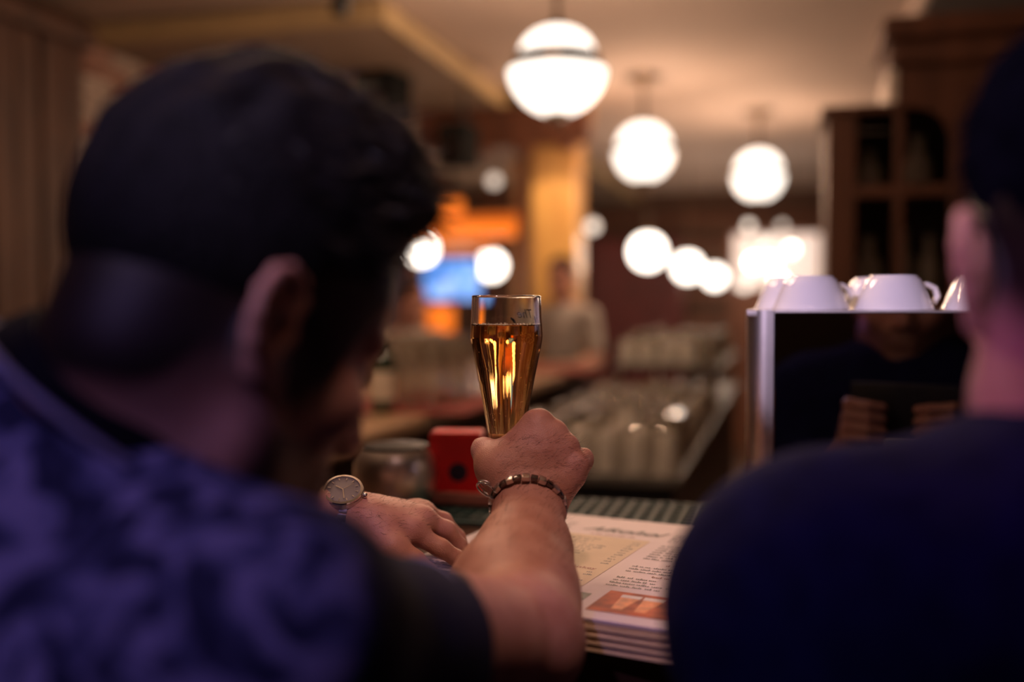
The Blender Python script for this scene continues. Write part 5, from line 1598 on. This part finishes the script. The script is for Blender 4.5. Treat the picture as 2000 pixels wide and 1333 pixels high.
# ------------------------------------------------------------------ people in the depth of the room
SHG = mat('grey_white_shirt', (0.42, 0.38, 0.35), rough=0.9, var=0.15, scale=14)
APR = mat('black_apron', (0.012, 0.012, 0.014), rough=0.85, var=0.2)
def bystander(c, h, facing, shirt, label, apron=False, arms=None):
    """standing figure; c = floor point, h = height, facing = yaw of its forward direction"""
    o = empty('person', tuple(c), 0, label, 'person')
    F = np.array([math.cos(facing), math.sin(facing), 0]); Lf = np.array([-F[1], F[0], 0]); U = np.array([0, 0, 1.0])
    Q = lambda f, l, z: F * f + Lf * l + U * z
    k = h / 1.75
    S = Shape()
    head(S, Q(0.02, 0, 1.62 * k), frame(F, U), 1.0 * k)
    S.cone(Q(-0.005, 0, 1.58 * k), Q(-0.02, 0, 1.44 * k), 0.056 * k, 0.062 * k, 0.03)
    S.cone(Q(0, 0.16 * k, 1.40 * k), Q(0, -0.16 * k, 1.40 * k), 0.05, 0.05, 0.04)
    S.cone(Q(0, 0, 1.30 * k), Q(0, 0, 0.95 * k), 0.11 * k, 0.12 * k, 0.04)
    aa = arms or (Q(0.08, 0.26 * k, 1.12 * k), Q(0.30, 0.16 * k, 1.08 * k))
    for s in (1, -1):
        el = Q(0.06, s * 0.25 * k, 1.12 * k); wr = Q(0.28, s * 0.14 * k, 1.08 * k) if apron else Q(0.10, s * 0.25 * k, 0.90 * k)
        S.cone(Q(0, s * 0.18 * k, 1.39 * k), el, 0.048 * k, 0.040 * k, 0.03)
        S.cone(el, wr, 0.040 * k, 0.027 * k, 0.02)
        hd = wr + Q(0.08, -s * 0.02, 0.0)
        S.cone(wr, hd, 0.026 * k, 0.028 * k, 0.01)
        for i in range(4):
            a = hd + Q(0.01, s * (0.026 - 0.017 * i), 0); S.cone(a, a + Q(0.055, 0, -0.025), 0.009, 0.007, 0.004)
        S.cone(wr + Q(0.03, -s * 0.02, 0), wr + Q(0.085, -s * 0.055, 0.0), 0.012, 0.008, 0.006)
    lo = np.array([-0.45, -0.45, 0.88 * k]); hi = np.array([0.45, 0.45, 1.85 * k])
    v, f = S.mesh(lo, hi, 0.007)
    b = mesh_obj('body', v, f, SKIN2, o)
    l = to_local(v, Q(0.02, 0, 1.62 * k), frame(F, U), k)
    dk = (np.exp(-((l[:, 2] - 0.030) / 0.005) ** 2) * (l[:, 0] > 0.06) + (np.abs(l[:, 2] - 0.004) < 0.006) * (np.abs(np.abs(l[:, 1]) - 0.032) < 0.007) * (l[:, 0] > 0.085)) * (np.abs(l[:, 1]) < 0.06)
    set_attr(b, 'dark', np.clip(dk, 0, 1))
    H = Shape(); M_ = frame(F, U); hc = Q(0.02, 0, 1.62 * k)
    H.ell(hc + M_ @ np.array([-0.012, 0, 0.050]) * k, np.array([0.108, 0.088, 0.100]) * k, M_, 0.01)
    H.half(hc + M_ @ np.array([0.085, 0, 0.074]) * k, M_ @ np.array([0.60, 0, -0.80]), 0.02)
    v, f = H.mesh(hc - 0.2, hc + 0.22, 0.008)
    mesh_obj('hair', v, f, HAIR, o)
    C_ = Shape()
    C_.cone(Q(0, 0.165 * k, 1.385 * k), Q(0, -0.165 * k, 1.385 * k), 0.068 * k, 0.068 * k, 0.05)
    C_.cone(Q(0, 0, 1.32 * k), Q(0, 0, 0.93 * k), 0.130 * k, 0.135 * k, 0.05)
    for s in (1, -1):
        el = Q(0.06, s * 0.25 * k, 1.12 * k)
        C_.cone(Q(0, s * 0.18 * k, 1.38 * k), Q(0, s * 0.18 * k, 1.38 * k) * 0.2 + el * 0.8, 0.062 * k, 0.055 * k, 0.03)
    C_.half((0, 0, 0.92 * k), (0, 0, -1), 0.01)
    v, f = C_.mesh(lo, hi, 0.010)
    v = v + vnormals(v, f) * (0.006 * snoise(v, 22, 41))[:, None]
    mesh_obj('shirt', v, f, shirt, o)
    if apron:
        A = Shape(); A.cone(Q(0.012, 0, 1.16 * k), Q(0.012, 0, 0.55), 0.137 * k, 0.165, 0.03); A.half((0, 0, 1.12 * k), (0, 0, 1), 0.01); A.half((0, 0, 0.5), (0, 0, -1), 0.01)
        v, f = A.mesh(np.array([-0.3, -0.3, 0.4]), np.array([0.3, 0.3, 1.3]), 0.012)
        mesh_obj('apron', v, f, APR, o)
    T = Shape()
    for s in (1, -1): T.cone(Q(0, s * 0.085, 0.88 * k), Q(0.01, s * 0.09, 0.48 * k), 0.095, 0.07, 0.03); T.cone(Q(0.01, s * 0.09, 0.48 * k), Q(0, s * 0.10, 0.06), 0.07, 0.05, 0.02)
    v, f = T.mesh(np.array([-0.3, -0.3, 0.0]), np.array([0.3, 0.3, 1.02 * k]), 0.014)
    mesh_obj('trousers', v, f, DENIM, o)
    for s in (1, -1):
        Z_ = Shape().cone(Q(-0.03, s * 0.10, 0.045), Q(0.16, s * 0.115, 0.035), 0.045, 0.035, 0.02); Z_.half((0, 0, 0.001), (0, 0, -1), 0.004)
        v, f = Z_.mesh(np.array([-0.3, -0.3, -0.05]), np.array([0.3, 0.3, 0.15]), 0.010)
        mesh_obj('shoe', v, f, BLACKRIB, o)
    return o
b1 = P(1098, 600, 6.0)
bystander((b1[0] - 0.0, b1[1], 0), 1.665, R(250), SHG, 'bartender with dark hair in pale shirt and black apron', apron=True)
b2 = P(802, 600, 5.3)
bystander((b2[0], b2[1], 0), 1.50, R(300), SHG, 'dark-haired guest in pale shirt behind the tall glasses')
# ribbed dark chair back at the left edge
RIB = mat('black_ribbed_leather', (0.012, 0.010, 0.010), rough=0.45, var=0.3)
rc_ = P(5, 640, 2.65)
chb = empty('high_chair', (rc_[0], rc_[1], 0), ROOM_ROT + R(20), 'dark ribbed high chair at the left edge behind the man', 'chair')
MB().box((0, 0.17, 1.10), (0.40, 0.04, 0.44), bev=0.015).build('backrest', RIB, chb)
for i in range(11): MB().tube([(-0.18 + 0.036 * i, 0.143, 0.90), (-0.18 + 0.036 * i, 0.143, 1.32)], 0.014, 8).build('rib', RIB, chb, smooth=True)
MB().box((0, 0, 0.78), (0.42, 0.40, 0.07), bev=0.02).build('seat', RIB, chb)
for sx in (-1, 1):
    for sy in (-1, 1): MB().tube([(sx * 0.17, sy * 0.16, 0.75), (sx * 0.20, sy * 0.19, 0.0)], 0.016, 8).build('leg', BLACKP, chb)
